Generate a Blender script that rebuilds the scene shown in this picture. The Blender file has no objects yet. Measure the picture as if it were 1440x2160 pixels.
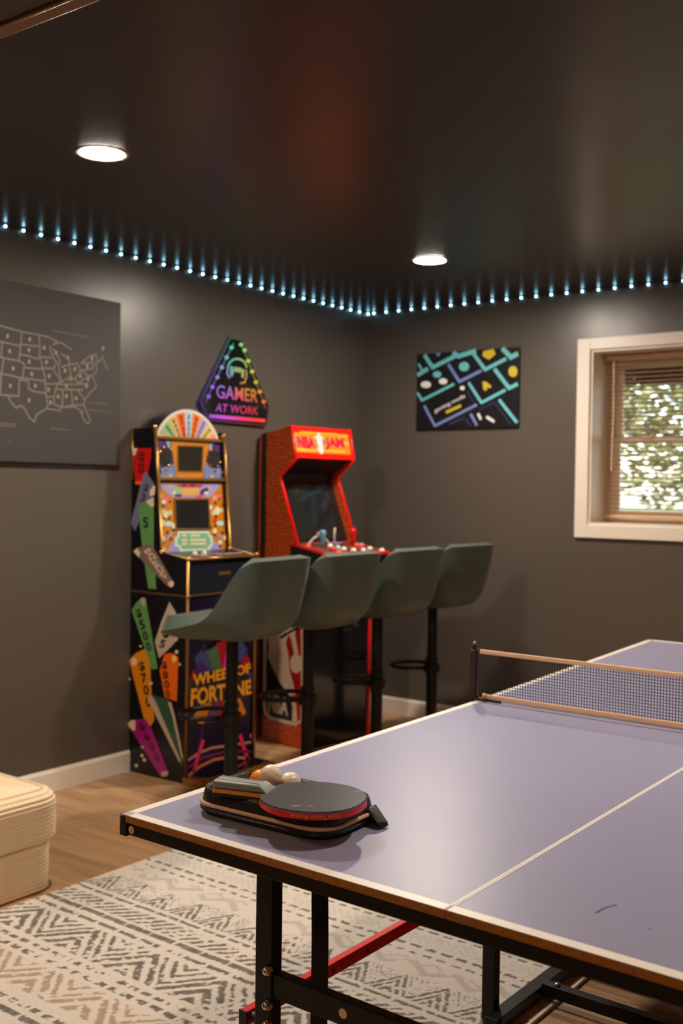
import bpy, bmesh, math, random
import numpy as np
from mathutils import Vector, Matrix, geometry

# ------------------------------------------------------------------ scene, camera, sky, exposure
S = bpy.context.scene
COL = S.collection
PI = math.pi
FPX, YAW, PITCH, ROLL = 2255.72, 0.638865, -0.021694, 0.014383
CAM = Vector((3.99185, -5.62550, 1.41690))
H = 2.5523                                   # ceiling height

S.view_settings.view_transform = 'Standard'
S.view_settings.look = 'None'
S.view_settings.gamma = 1.0
S.view_settings.use_curve_mapping = False
S.view_settings.exposure = 0.0

cF = Vector((-math.sin(YAW) * math.cos(PITCH), math.cos(YAW) * math.cos(PITCH), math.sin(PITCH)))
_r = Vector((math.cos(YAW), math.sin(YAW), 0)); _u = _r.cross(cF)
cR = math.cos(ROLL) * _r + math.sin(ROLL) * _u
cU = -math.sin(ROLL) * _r + math.cos(ROLL) * _u
cam_d = bpy.data.cameras.new('camera')
cam_o = bpy.data.objects.new('camera', cam_d); COL.objects.link(cam_o)
cam_d.sensor_fit = 'AUTO'; cam_d.sensor_width = 36.0
cam_d.lens = FPX / 2160.0 * 36.0
cam_d.clip_start = 0.05; cam_d.clip_end = 200
cam_d.dof.use_dof = True; cam_d.dof.focus_distance = 2.2; cam_d.dof.aperture_fstop = 4.0
m = Matrix((cR, cU, -cF)).transposed().to_4x4(); m.translation = CAM
cam_o.matrix_world = m
S.camera = cam_o

W = bpy.data.worlds.new('sky'); S.world = W; W.use_nodes = True
_n = W.node_tree.nodes; _l = W.node_tree.links
_bg = _n['Background']; _sky = _n.new('ShaderNodeTexSky')
_sky.sky_type = 'NISHITA'; _sky.sun_disc = False; _sky.sun_elevation = math.radians(38); _sky.sun_rotation = math.radians(200)
_sky.air_density = 1.0; _sky.dust_density = 1.5
_l.new(_sky.outputs[0], _bg.inputs[0]); _bg.inputs[1].default_value = 1.0

LAMP_NEAR = ((1.0, 0.88, 0.75), 720.0)        # colour and strength of the two lamps in view
LAMP_REAR = ((1.0, 0.60, 0.30), 275.0)        # warmer lamps deeper in the room
LAMP_MID = ((1.0, 0.80, 0.62), 420.0)         # lamp over the right half of the table
LED_COL, LED_STR = ((0.34, 0.76, 1.0), 11.5)

# ------------------------------------------------------------------ pixel -> plane (for prints that lie flat on a known surface)
def ray(px):
    return cF + cR * ((px[0] - 720) / FPX) - cU * ((px[1] - 1080) / FPX)
def hitp(px, P0, n):
    d = ray(px); n = Vector(n); t = (Vector(P0) - CAM).dot(n) / d.dot(n)
    return CAM + d * t
def crop(ox, oy, s):
    return lambda a: (ox + a[0] / s, oy + a[1] / s)

# ------------------------------------------------------------------ materials
def lin(c):
    c = c / 255.0
    return c / 12.92 if c <= 0.04045 else ((c + 0.055) / 1.055) ** 2.4
def rgb(r, g, b): return (lin(r), lin(g), lin(b), 1.0)
MATS = {}
def mat(name, col=None, rough=0.5, metal=0.0, spec=0.5, emit=None, estr=0.0, coat=0.0, bump=None, var=None, sheen=0.0):
    """bump=(scale,strength), var=(scale,amount) multiplies the base colour with noise"""
    if name in MATS: return MATS[name]
    M = bpy.data.materials.new(name); M.use_nodes = True
    nt = M.node_tree; b = nt.nodes['Principled BSDF']
    if col is not None: b.inputs['Base Color'].default_value = col if len(col) == 4 else (*col, 1)
    b.inputs['Roughness'].default_value = rough; b.inputs['Metallic'].default_value = metal
    b.inputs['Specular IOR Level'].default_value = spec
    b.inputs['Coat Weight'].default_value = coat; b.inputs['Coat Roughness'].default_value = 0.12
    b.inputs['Sheen Weight'].default_value = sheen
    if emit is not None:
        b.inputs['Emission Color'].default_value = (*emit[:3], 1); b.inputs['Emission Strength'].default_value = estr
    if bump or var: tc = nt.nodes.new('ShaderNodeTexCoord')
    if bump:
        nz = nt.nodes.new('ShaderNodeTexNoise'); nz.inputs['Scale'].default_value = bump[0]; nz.inputs['Detail'].default_value = 3
        bp = nt.nodes.new('ShaderNodeBump'); bp.inputs['Strength'].default_value = bump[1]; bp.inputs['Distance'].default_value = 0.002
        nt.links.new(tc.outputs['Object'], nz.inputs['Vector']); nt.links.new(nz.outputs['Fac'], bp.inputs['Height'])
        nt.links.new(bp.outputs['Normal'], b.inputs['Normal'])
    if var:
        nz = nt.nodes.new('ShaderNodeTexNoise'); nz.inputs['Scale'].default_value = var[0]; nz.inputs['Detail'].default_value = 5
        nt.links.new(tc.outputs['Object'], nz.inputs['Vector'])
        mr = nt.nodes.new('ShaderNodeMapRange'); mr.inputs['From Min'].default_value = 0.3; mr.inputs['From Max'].default_value = 0.7
        mr.inputs['To Min'].default_value = 1 - var[1]; mr.inputs['To Max'].default_value = 1 + var[1]
        nt.links.new(nz.outputs['Fac'], mr.inputs['Value'])
        mx = nt.nodes.new('ShaderNodeMix'); mx.data_type = 'RGBA'; mx.blend_type = 'MULTIPLY'; mx.inputs['Factor'].default_value = 1
        mx.inputs['A'].default_value = col if len(col) == 4 else (*col, 1)
        nt.links.new(mr.outputs['Result'], mx.inputs['B']); nt.links.new(mx.outputs['Result'], b.inputs['Base Color'])
    MATS[name] = M
    return M

def wall_mat(name, col, r0, r1):
    M = mat(name, col, 0.4, bump=(160, 0.12))
    nt = M.node_tree; b = nt.nodes['Principled BSDF']
    tc = nt.nodes.new('ShaderNodeTexCoord'); nz = nt.nodes.new('ShaderNodeTexNoise'); nz.inputs['Scale'].default_value = 5.0; nz.inputs['Detail'].default_value = 4
    mr = nt.nodes.new('ShaderNodeMapRange'); mr.inputs['To Min'].default_value = r0; mr.inputs['To Max'].default_value = r1
    nt.links.new(tc.outputs['Object'], nz.inputs['Vector']); nt.links.new(nz.outputs['Fac'], mr.inputs['Value']); nt.links.new(mr.outputs['Result'], b.inputs['Roughness'])
    return M
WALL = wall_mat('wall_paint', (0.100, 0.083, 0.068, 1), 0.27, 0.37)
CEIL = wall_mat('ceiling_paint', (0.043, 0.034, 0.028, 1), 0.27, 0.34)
WHITE_TRIM = mat('white_trim_paint', rgb(232, 222, 208), 0.35)
BLACK_STEEL = mat('black_steel', (0.007, 0.007, 0.008, 1), 0.42, spec=0.3)
BLACK_PLASTIC = mat('black_plastic', (0.010, 0.010, 0.011, 1), 0.45)
BLACK_GLOSS = mat('black_gloss', (0.006, 0.006, 0.007, 1), 0.10, coat=0.3)
CHROME = mat('chrome', (0.75, 0.73, 0.70, 1), 0.15, metal=1)
BRASS = mat('brass', (0.80, 0.47, 0.14, 1), 0.22, metal=1)
GOLD_TRIM = mat('gold_trim', (0.38, 0.20, 0.05, 1), 0.30, metal=0.75)

# ------------------------------------------------------------------ mesh helpers
class MB:
    def __init__(s): s.v = []; s.f = []
    def add(s, vs, fs):
        o = len(s.v); s.v += [tuple(v) for v in vs]; s.f += [tuple(i + o for i in f) for f in fs]; return s
    def box(s, x0, x1, y0, y1, z0, z1):
        vs = [(x, y, z) for z in (z0, z1) for y in (y0, y1) for x in (x0, x1)]
        return s.add(vs, [(0, 2, 3, 1), (4, 5, 7, 6), (0, 1, 5, 4), (2, 6, 7, 3), (0, 4, 6, 2), (1, 3, 7, 5)])
    def hexa(s, b, t):      # bottom quad, top quad (same order)
        return s.add(list(b) + list(t), [(3, 2, 1, 0), (4, 5, 6, 7)] + [(i, (i + 1) % 4, 4 + (i + 1) % 4, 4 + i) for i in range(4)])
    def prism(s, poly, vec):
        """extrude 3D polygon along vec"""
        poly = [Vector(p) for p in poly]; vec = Vector(vec); n = len(poly)
        nn = Vector((0, 0, 0))
        for i in range(n): nn += (poly[i] - poly[0]).cross(poly[(i + 1) % n] - poly[0])
        if nn.dot(vec) < 0: poly.reverse()
        top = [p + vec for p in poly]
        return s.add(poly + top, [tuple(range(n - 1, -1, -1)), tuple(range(n, 2 * n))] + [(i, (i + 1) % n, n + (i + 1) % n, n + i) for i in range(n)])
    def lathe(s, prof, seg=24, M=None):
        """prof: [(r,z)...] around local z"""
        vs = []; fs = []
        n = len(prof)
        for k in range(seg):
            a = 2 * PI * k / seg
            for r, z in prof: vs.append(Vector((r * math.cos(a), r * math.sin(a), z)))
        for k in range(seg):
            k2 = (k + 1) % seg
            for i in range(n - 1): fs.append((k * n + i, k2 * n + i, k2 * n + i + 1, k * n + i + 1))
        if prof[0][0] > 1e-9: fs.append(tuple(k * n for k in range(seg - 1, -1, -1)))
        if prof[-1][0] > 1e-9: fs.append(tuple(k * n + n - 1 for k in range(seg)))
        if M is not None: vs = [M @ v for v in vs]
        return s.add(vs, fs)
    def tube(s, path, r, seg=10, closed=False):
        path = [Vector(p) for p in path]; n = len(path); vs = []; fs = []
        up = Vector((0, 0, 1)); prev = None
        for i, p in enumerate(path):
            if closed: t = path[(i + 1) % n] - path[i - 1]
            else: t = path[min(i + 1, n - 1)] - path[max(i - 1, 0)]
            t.normalize()
            if prev is None:
                a = t.cross(up)
                if a.length < 0.05: a = t.cross(Vector((1, 0, 0)))
                a.normalize()
            else:
                a = prev - t * prev.dot(t); a.normalize()
            prev = a; b = t.cross(a)
            rr = r[i] if isinstance(r, (list, tuple)) else r
            for k in range(seg):
                ang = 2 * PI * k / seg; vs.append(p + a * rr * math.cos(ang) + b * rr * math.sin(ang))
        m_ = n if closed else n - 1
        for i in range(m_):
            j = (i + 1) % n
            for k in range(seg):
                k2 = (k + 1) % seg; fs.append((i * seg + k, i * seg + k2, j * seg + k2, j * seg + k))
        if not closed: fs += [tuple(range(seg - 1, -1, -1)), tuple((n - 1) * seg + k for k in range(seg))]
        return s.add(vs, fs)
    def beam(s, a, b, w, h, up=(0, 0, 1)):
        """rectangular bar from a to b; w across, h along up"""
        a = Vector(a); b = Vector(b); t = (b - a).normalized(); u = Vector(up); sd = t.cross(u).normalized(); u = sd.cross(t)
        q = lambda p: [p + sd * (w / 2) * i + u * (h / 2) * j for i, j in ((-1, -1), (1, -1), (1, 1), (-1, 1))]
        return s.hexa(q(a), q(b))
    def sphere(s, c, r, seg=14, rings=8, sc=(1, 1, 1)):
        prof = [(max(r * math.sin(PI * i / rings), 0), -r * math.cos(PI * i / rings)) for i in range(rings + 1)]
        prof[0] = (0, -r); prof[-1] = (0, r)
        return s.lathe(prof, seg, Matrix.Translation(c) @ Matrix.Diagonal((*sc, 1)))
    def rings(s, loops, cap0=True, cap1=True):
        n = len(loops[0]); vs = [p for L in loops for p in L]; fs = []
        for i in range(len(loops) - 1):
            for k in range(n):
                k2 = (k + 1) % n; fs.append((i * n + k, i * n + k2, (i + 1) * n + k2, (i + 1) * n + k))
        if cap0: fs.append(tuple(range(n - 1, -1, -1)))
        if cap1: fs.append(tuple((len(loops) - 1) * n + k for k in range(n)))
        return s.add(vs, fs)
    def mesh(s, name, mt, smooth=False):
        me = bpy.data.meshes.new(name); me.from_pydata([tuple(v) for v in s.v], [], s.f)
        if mt: me.materials.append(mt)
        if smooth:
            for p in me.polygons: p.use_smooth = True
        me.update()
        return me
    def build(s, name, mt, parent=None, smooth=False, bevel=0.0, auto=False):
        me = s.mesh(name, mt, smooth or auto)
        o = bpy.data.objects.new(name, me); COL.objects.link(o); o.parent = parent
        if bevel:
            bv = o.modifiers.new('bevel', 'BEVEL'); bv.width = bevel; bv.segments = 2; bv.limit_method = 'ANGLE'; bv.angle_limit = math.radians(40)
        if auto: me.set_sharp_from_angle(angle=math.radians(38))
        return o

def link(name, me, parent=None, loc=(0, 0, 0)):
    o = bpy.data.objects.new(name, me); COL.objects.link(o); o.parent = parent; o.location = loc; return o
def empty(name, loc=(0, 0, 0), rz=0.0):
    o = bpy.data.objects.new(name, None); o.empty_display_size = 0.1; COL.objects.link(o); o.location = loc; o.rotation_euler = (0, 0, rz); return o
def tag(o, label, cat, group=None):
    o['label'] = label; o['category'] = cat
    if group: o['group'] = group
    return o
def struct(o, label=None):
    o['kind'] = 'structure'
    if label: o['label'] = label
    return o
def copy_tree(o, parent=None):
    c = o.copy(); COL.objects.link(c); c.parent = parent
    for ch in list(o.children): copy_tree(ch, c)
    return c
def inv(o):
    return (Matrix.Translation(o.location) @ Matrix.Rotation(o.rotation_euler[2], 4, 'Z')).inverted()

def text_mesh(body, bold=0.0):
    """flat lettering fitted to the unit square: list of verts (0..1, 0..1), faces"""
    cu = bpy.data.curves.new('lettering', 'FONT'); cu.body = body; cu.size = 1; cu.offset = bold; cu.resolution_u = 3
    ob = bpy.data.objects.new('lettering', cu); COL.objects.link(ob)
    dg = bpy.context.evaluated_depsgraph_get(); dg.update()
    me = bpy.data.meshes.new_from_object(ob.evaluated_get(dg))
    vs = [Vector(v.co[:2]) for v in me.vertices]; fs = [tuple(p.vertices) for p in me.polygons]
    bpy.data.objects.remove(ob); bpy.data.curves.remove(cu); bpy.data.meshes.remove(me)
    x0 = min(v.x for v in vs); x1 = max(v.x for v in vs); y0 = min(v.y for v in vs); y1 = max(v.y for v in vs)
    return [((v.x - x0) / (x1 - x0), (v.y - y0) / (y1 - y0)) for v in vs], fs, (x1 - x0) / (y1 - y0)
def lettering(name, body, quad, n, mt, parent, off=0.0006, bold=0.0):
    """text stretched to quad (bl, br, tr, tl), lying off metres along n in front of it"""
    vs, fs, _ = text_mesh(body, bold); n = Vector(n).normalized(); bl, br, tr, tl = [Vector(p) for p in quad]
    out = [bl * (1 - s) * (1 - t) + br * s * (1 - t) + tr * s * t + tl * (1 - s) * t + n * off for s, t in vs]
    mb = MB(); mb.add(out, fs)
    return mb.build(name, mt, parent)

def decal(name, pts, n, off, mt, parent, th=0.0006, M=None):
    """thin print: polygon of world points, lifted off along n"""
    n = Vector(n).normalized()
    pts = [Vector(p) + n * off for p in pts]
    if M is not None:
        pts = [M @ p for p in pts]; n = M.to_3x3() @ n
    return MB().prism(pts, n * th).build(name, mt, parent)
def ellipse(cx, cy, rx, ry, k=20):
    return [(cx + rx * math.cos(2 * PI * i / k), cy + ry * math.sin(2 * PI * i / k)) for i in range(k)]
def ribbon(mb, pts, w, n, th=0.0006):
    """flat stroke of width w along 3D polyline pts on a plane with normal n"""
    n = Vector(n).normalized(); pts = [Vector(p) for p in pts]; L = []; R = []
    for i, p in enumerate(pts):
        a = (p - pts[i - 1]).normalized() if i else None; b = (pts[i + 1] - p).normalized() if i < len(pts) - 1 else None
        if a is None: sd = b.cross(n); k = 1
        elif b is None: sd = a.cross(n); k = 1
        else:
            sd = (a.cross(n) + b.cross(n))
            if sd.length < 1e-4: sd = a.cross(n)
            sd.normalize(); k = 1 / max(0.4, sd.dot(a.cross(n)))
        L.append(p + sd * w / 2 * k); R.append(p - sd * w / 2 * k)
    m_ = len(pts)
    for i in range(m_ - 1):
        mb.prism([L[i], L[i + 1], R[i + 1], R[i]], n * th)
    return mb

# ================================================================== STRUCTURE
RX, RY = 5.2, -8.0
# ---- floor of oak planks
floor = empty('floor'); struct(floor, 'light oak plank floor')
MB().box(-0.1, RX, RY, 0.1, -0.12, -0.012).build('subfloor', mat('subfloor', (0.10, 0.06, 0.035, 1), 0.8), floor)
OAK = bpy.data.materials.new('oak_plank'); OAK.use_nodes = True
nt = OAK.node_tree; b = nt.nodes['Principled BSDF']
tc = nt.nodes.new('ShaderNodeTexCoord'); oi = nt.nodes.new('ShaderNodeObjectInfo')
mp = nt.nodes.new('ShaderNodeMapping'); mp.inputs['Scale'].default_value = (1.6, 22, 1)
ad = nt.nodes.new('ShaderNodeVectorMath'); ad.operation = 'ADD'
cm = nt.nodes.new('ShaderNodeCombineXYZ'); ml = nt.nodes.new('ShaderNodeMath'); ml.operation = 'MULTIPLY'; ml.inputs[1].default_value = 31
nz = nt.nodes.new('ShaderNodeTexNoise'); nz.inputs['Scale'].default_value = 1.0; nz.inputs['Detail'].default_value = 6; nz.inputs['Distortion'].default_value = 0.6
rp = nt.nodes.new('ShaderNodeValToRGB'); e = rp.color_ramp.elements
e[0].position = 0.25; e[0].color = rgb(150, 112, 76); e[1].position = 0.75; e[1].color = rgb(194, 158, 118)
hv = nt.nodes.new('ShaderNodeHueSaturation'); vr = nt.nodes.new('ShaderNodeMapRange'); vr.inputs['To Min'].default_value = 0.82; vr.inputs['To Max'].default_value = 1.12
for a, c in ((oi.outputs['Random'], ml.inputs[0]), (ml.outputs[0], cm.inputs['X']), (ml.outputs[0], cm.inputs['Z']), (tc.outputs['Object'], mp.inputs['Vector']), (mp.outputs[0], ad.inputs[0]), (cm.outputs[0], ad.inputs[1]),
             (ad.outputs[0], nz.inputs['Vector']), (nz.outputs['Fac'], rp.inputs[0]), (rp.outputs[0], hv.inputs['Color']), (oi.outputs['Random'], vr.inputs['Value']), (vr.outputs[0], hv.inputs['Value']), (hv.outputs[0], b.inputs['Base Color'])):
    nt.links.new(a, c)
b.inputs['Roughness'].default_value = 0.38
PW, PL = 0.185, 1.25
plank_me = MB().box(0, PL - 0.002, 0, PW - 0.002, -0.012, 0).mesh('plank', OAK)
y = 0.0; row = 0
while y > RY + 0.01:
    x = -((row * 0.47) % 1.0) * PL
    while x < RX:
        x0, x1 = max(x, 0), min(x + PL, RX)
        if x1 - x0 > 0.03:
            o = link('plank', plank_me, floor, (x0, y - PW, 0)); o.scale = ((x1 - x0) / PL, 1, 1)
        x += PL
    y -= PW; row += 1

# ---- walls
o = MB().box(-0.12, 0, RY, 0.12, -0.12, H + 0.1).build('wall_left', WALL); struct(o, 'dark charcoal painted wall behind the arcade cabinets')
WX0, WX1, WZ0, WZ1 = 1.533, 2.37, 1.236, 2.2105          # window opening
wb = MB()
wb.box(0, WX0, 0, 0.30, -0.12, H + 0.1); wb.box(WX1, RX, 0, 0.30, -0.12, H + 0.1)
wb.box(WX0, WX1, 0, 0.30, -0.12, WZ0); wb.box(WX0, WX1, 0, 0.30, WZ1, H + 0.1)
struct(wb.build('wall_right', WALL), 'dark charcoal painted wall with the window')
struct(MB().box(RX, RX + 0.1, RY, 0.3, -0.12, H + 0.1).build('wall_far_side', WALL), 'dark wall opposite the arcade cabinets')
struct(MB().box(-0.12, RX + 0.1, RY - 0.1, RY, -0.12, H + 0.1).build('wall_rear', WALL), 'dark wall behind the viewer')
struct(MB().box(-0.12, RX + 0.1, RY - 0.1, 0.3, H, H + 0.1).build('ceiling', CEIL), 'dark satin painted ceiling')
SOF_Y, SOF_Z = -4.10, 2.452
struct(MB().box(0, RX, RY, SOF_Y, SOF_Z, H).build('ceiling_soffit', mat('soffit_paint', (0.075, 0.055, 0.042, 1), 0.45)), 'lowered brown ceiling soffit in the upper left corner')
tr = MB().box(0, RX, SOF_Y - 0.036, SOF_Y + 0.004, SOF_Z - 0.004, SOF_Z + 0.03)
tr.box(0, RX, SOF_Y - 0.045, SOF_Y - 0.036, SOF_Z - 0.009, SOF_Z)
struct(tr.build('trim_2', mat('brown_trim', rgb(140, 100, 66), 0.35), bevel=0.002), 'brown trim strip along the soffit edge')
bbp = [(0, 0), (0.014, 0), (0.014, 0.088), (0.006, 0.103), (0, 0.103)]
struct(MB().prism([(d, RY, z) for d, z in bbp], (0, -RY, 0)).build('baseboard_left', WHITE_TRIM), 'cream baseboard along the left wall')
struct(MB().prism([(0.014, -d, z) for d, z in bbp], (RX - 0.014, 0, 0)).build('baseboard_right', WHITE_TRIM), 'cream baseboard along the window wall')

# ---- window
VINYL = mat('window_vinyl', rgb(232, 214, 190), 0.35)
GLASS = bpy.data.materials.new('window_glass'); GLASS.use_nodes = True
nt = GLASS.node_tree; nt.nodes.remove(nt.nodes['Principled BSDF'])
t1 = nt.nodes.new('ShaderNodeBsdfTransparent'); t2 = nt.nodes.new('ShaderNodeBsdfGlossy'); t2.inputs['Roughness'].default_value = 0.0
fr = nt.nodes.new('ShaderNodeFresnel'); fr.inputs['IOR'].default_value = 1.5; mx = nt.nodes.new('ShaderNodeMixShader')
nt.links.new(fr.outputs[0], mx.inputs[0]); nt.links.new(t1.outputs[0], mx.inputs[1]); nt.links.new(t2.outputs[0], mx.inputs[2]); nt.links.new(mx.outputs[0], nt.nodes['Material Output'].inputs[0])
win = empty('window_1', (0, 0, 0)); struct(win, 'double hung window in a deep white recess')
jm = MB()
jt = 0.012
jm.box(WX0 - 0.001, WX0 + jt, -0.004, 0.29, WZ0, WZ1); jm.box(WX1 - jt, WX1 + 0.001, -0.004, 0.29, WZ0, WZ1)
jm.box(WX0 + jt, WX1 - jt, -0.004, 0.29, WZ1 - jt, WZ1 + 0.001); jm.box(WX0 + jt, WX1 - jt, -0.004, 0.29, WZ0 - 0.001, WZ0 + jt)
jm.build('window_recess', WHITE_TRIM, win)
fx0, fx1, fz0, fz1 = WX0 + jt, WX1 - jt, WZ0 + jt, WZ1 - jt
fm = MB(); fw = 0.035
fm.box(fx0, fx0 + fw, 0.215, 0.285, fz0, fz1); fm.box(fx1 - fw, fx1, 0.215, 0.285, fz0, fz1)
fm.box(fx0 + fw, fx1 - fw, 0.215, 0.285, fz1 - fw, fz1); fm.box(fx0 + fw, fx1 - fw, 0.215, 0.285, fz0, fz0 + 0.03)
fm.build('window_frame', VINYL, win, bevel=0.002)
def sash(name, z0, z1, y0, y1):
    s = MB(); a, c = fx0 + fw, fx1 - fw; r = 0.038
    s.box(a, a + r, y0, y1, z0, z1); s.box(c - r, c, y0, y1, z0, z1)
    s.box(a + r, c - r, y0, y1, z0, z0 + r); s.box(a + r, c - r, y0, y1, z1 - r, z1)
    o = s.build(name, VINYL, win, bevel=0.002)
    MB().box(a + r, c - r, (y0 + y1) / 2 - 0.002, (y0 + y1) / 2 + 0.002, z0 + r, z1 - r).build('pane', GLASS, o)
    return o
sash('upper_sash', 1.70, fz1 - fw, 0.253, 0.280)
lo = sash('lower_sash', fz0 + 0.03, 1.738, 0.222, 0.250)
for lx in (1.78, 2.10): MB().box(lx - 0.03, lx + 0.03, 0.205, 0.224, 1.727, 1.745).build('sash_lock', mat('lock_metal', rgb(190, 165, 130), 0.35, metal=0.4), lo, bevel=0.002)
tr1 = empty('trim_1'); struct(tr1, 'wide white casing boards around the window')
ox0, ox1, oz0, oz1 = 1.458, 2.445, 1.164, 2.274
for q in ((ox0, WX0, oz0, oz1), (WX1, ox1, oz0, oz1), (WX0, WX1, WZ1, oz1), (WX0, WX1, oz0, WZ0)):
    MB().box(q[0], q[1], -0.020, 0, q[2], q[3]).build('casing_board', WHITE_TRIM, tr1, bevel=0.002)
# venetian blind
BLIND = mat('blind_slat', rgb(214, 178, 138), 0.4)
bl = empty('venetian_blind', (WX0 + 0.02, 0.165, WZ1 - 0.05)); tag(bl, 'tan horizontal slat blind hanging in the window recess', 'blind')
bw = WX1 - WX0 - 0.04
MB().box(0, bw, -0.022, 0.022, 0.0, 0.032).build('head_rail', BLIND, bl, bevel=0.003)
sl = MB(); sa = math.radians(-12)
sec = [(-0.0125 * math.cos(sa), -0.0125 * math.sin(sa)), (0, 0.0022), (0.0125 * math.cos(sa), 0.0125 * math.sin(sa)), (0.0125 * math.cos(sa), 0.0125 * math.sin(sa) - 0.0009), (0, 0.0013), (-0.0125 * math.cos(sa), -0.0125 * math.sin(sa) - 0.0009)]
slat_me = MB().prism([(0, a, c) for a, c in sec], (bw, 0, 0)).mesh('slat', BLIND)
k = 0
while WZ1 - 0.05 - 0.022 - k * 0.0245 > WZ0 + 0.05:
    link('slat', slat_me, bl, (0, 0, -0.022 - k * 0.0245)); k += 1
zb = -0.022 - k * 0.0245
MB().box(0, bw, -0.012, 0.012, zb - 0.006, zb + 0.008).build('bottom_rail', BLIND, bl, bevel=0.002)
for cx in (0.10, bw - 0.10):
    MB().tube([(cx, -0.0135, 0), (cx, -0.0135, zb)], 0.0009, 6).build('ladder_cord', BLIND, bl)
MB().tube([(0.055, -0.026, 0.0), (0.058, -0.028, -0.30), (0.052, -0.028, -0.62)], 0.004, 8).build('tilt_wand', mat('wand', rgb(225, 205, 180), 0.25), bl)

# ---- outside: ground, trees, deck edge
struct(MB().box(-14, 16, 0.32, 40, 0.4, 0.75).build('ground', mat('lawn', rgb(110, 118, 62), 0.9, var=(3, 0.5))), 'lawn outside the window')
dk = MB().box(-1.0, 5.0, 1.00, 1.05, 2.115, 2.40)
for i in range(4): dk.box(-1.0, 5.0, 0.45 + i * 0.14, 0.45 + i * 0.14 + 0.12, 2.30, 2.33)
tag(dk.build('deck_edge', mat('deck_wood', rgb(120, 78, 50), 0.7, var=(9, 0.3))), 'brown wooden deck edge seen through the window top', 'deck')
random.seed(5)
BARK = mat('bark', rgb(66, 56, 44), 0.9)
def leafmat(name, c):
    M = mat(name, c, 0.6); bs = M.node_tree.nodes['Principled BSDF']; bs.inputs['Subsurface Weight'].default_value = 0.0
    return M
def tree(name, label, loc, h, r, n, size, mt, trunk=True, group=None):
    t = empty(name, loc); tag(t, label, 'tree' if trunk else 'bush', group)
    if trunk:
        tb = MB(); tb.tube([(0, 0, -0.1), (0.05, 0, h * 0.35), (0.0, 0.05, h * 0.8)], [0.12, 0.09, 0.03], 8)
        for i in range(7):
            a = random.uniform(0, 2 * PI); z = h * random.uniform(0.2, 0.6)
            tb.tube([(0.03, 0, z), (math.cos(a) * r * 0.5, math.sin(a) * r * 0.5, z + 0.25), (math.cos(a) * r * 0.95, math.sin(a) * r * 0.95, z + 0.3)], [0.04, 0.025, 0.008], 6)
        tb.build('trunk', BARK, t)
    lf = MB()
    for i in range(n):
        while True:
            p = Vector((random.uniform(-1, 1), random.uniform(-1, 1), random.uniform(-1, 1)))
            if 0.25 < p.length < 1: break
        c = Vector((p.x * r, p.y * r, h * 0.55 + p.z * h * 0.47))
        q = Matrix.Rotation(random.uniform(0, 2 * PI), 3, 'Z') @ Matrix.Rotation(random.uniform(-1.2, 1.2), 3, 'X')
        sz = size * random.uniform(0.6, 1.3)
        lf.add([c + q @ Vector(v) * sz for v in ((-0.5, 0, 0), (0, -0.28, 0.06), (0.5, 0, 0), (0, 0.28, 0.06))], [(0, 1, 2), (0, 2, 3)])
    f = lf.build('foliage', mt, t); f['kind'] = 'stuff'
    return t
LG, MG, DG = leafmat('leaf_light', rgb(136, 136, 84)), leafmat('leaf_mid', rgb(100, 104, 64)), leafmat('leaf_dark', rgb(52, 58, 36))
tree('leafy_tree', 'light green tree nearest the window, crown behind the upper pane', (0.7, 5.0, 0.75), 3.6, 1.5, 6500, 0.11, LG, True, 'trees outside the window')
tree('leafy_tree', 'darker green tree further out on the right of the window', (-0.8, 9.0, 0.75), 5.0, 2.2, 5000, 0.17, MG, True, 'trees outside the window')
tree('leafy_tree', 'tall green tree standing to the right beyond the window', (3.2, 8.0, 0.75), 4.6, 2.0, 5000, 0.15, MG, True, 'trees outside the window')
tree('garden_bush', 'low dark green bush outside below the lower pane', (0.9, 2.6, 0.75), 0.5, 0.55, 1800, 0.07, MG, False)
tree('garden_bush', 'spiky pale green bush outside at the bottom right of the window', (-0.65, 3.4, 0.75), 0.7, 0.6, 1500, 0.09, LG, False)
tree('garden_bush', 'broad dark hedge bush far outside the window', (-4.4, 7.6, 0.75), 1.2, 1.4, 2500, 0.14, DG, False)

# ================================================================== LIGHTS OF THE ROOM
def emit_mat(name, col, st):
    return mat(name, (0.8, 0.8, 0.8, 1), 0.5, emit=col, estr=st)
NEARM = emit_mat('lamp_diffuser', *LAMP_NEAR); REARM = emit_mat('warm_lamp_diffuser', *LAMP_REAR); MIDM = emit_mat('mid_lamp_diffuser', *LAMP_MID)
RING = mat('lamp_ring', rgb(120, 104, 90), 0.4)
ring_me = MB().lathe([(0.0765, -0.001), (0.0765, -0.0030), (0.090, -0.0030), (0.097, -0.001)], 36).mesh('trim_ring', RING, True)
def diff_me(mt): return MB().lathe([(0.076, -0.001), (0.076, -0.0018), (0.062, -0.0028), (0.035, -0.0034), (0.0, -0.0037)], 32).mesh('diffuser', mt, True)
near_me, rear_me, mid_me = diff_me(NEARM), diff_me(REARM), diff_me(MIDM)
for loc, me, lb in (((1.125, -3.168, H), near_me, 'round recessed ceiling light at upper left, nearest in view'),
                    ((1.160, -1.110, H), near_me, 'round recessed ceiling light above the room corner, the farther one in view'),
                    ((1.13, -5.25, SOF_Z), rear_me, 'round ceiling light in the soffit over the sofa, out of view'),
                    ((3.40, -1.11, H), rear_me, 'round ceiling light beside the window wall, out of view'),
                    ((3.40, -3.17, H), mid_me, 'round ceiling light over the table right half, out of view'),
                    ((3.40, -6.60, SOF_Z), rear_me, 'round ceiling light in the soffit behind the viewer, out of view')):
    t = empty('downlight', loc); tag(t, lb, 'ceiling light', 'round recessed ceiling lights')
    link('trim_ring', ring_me, t); link('diffuser', me, t)

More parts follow.
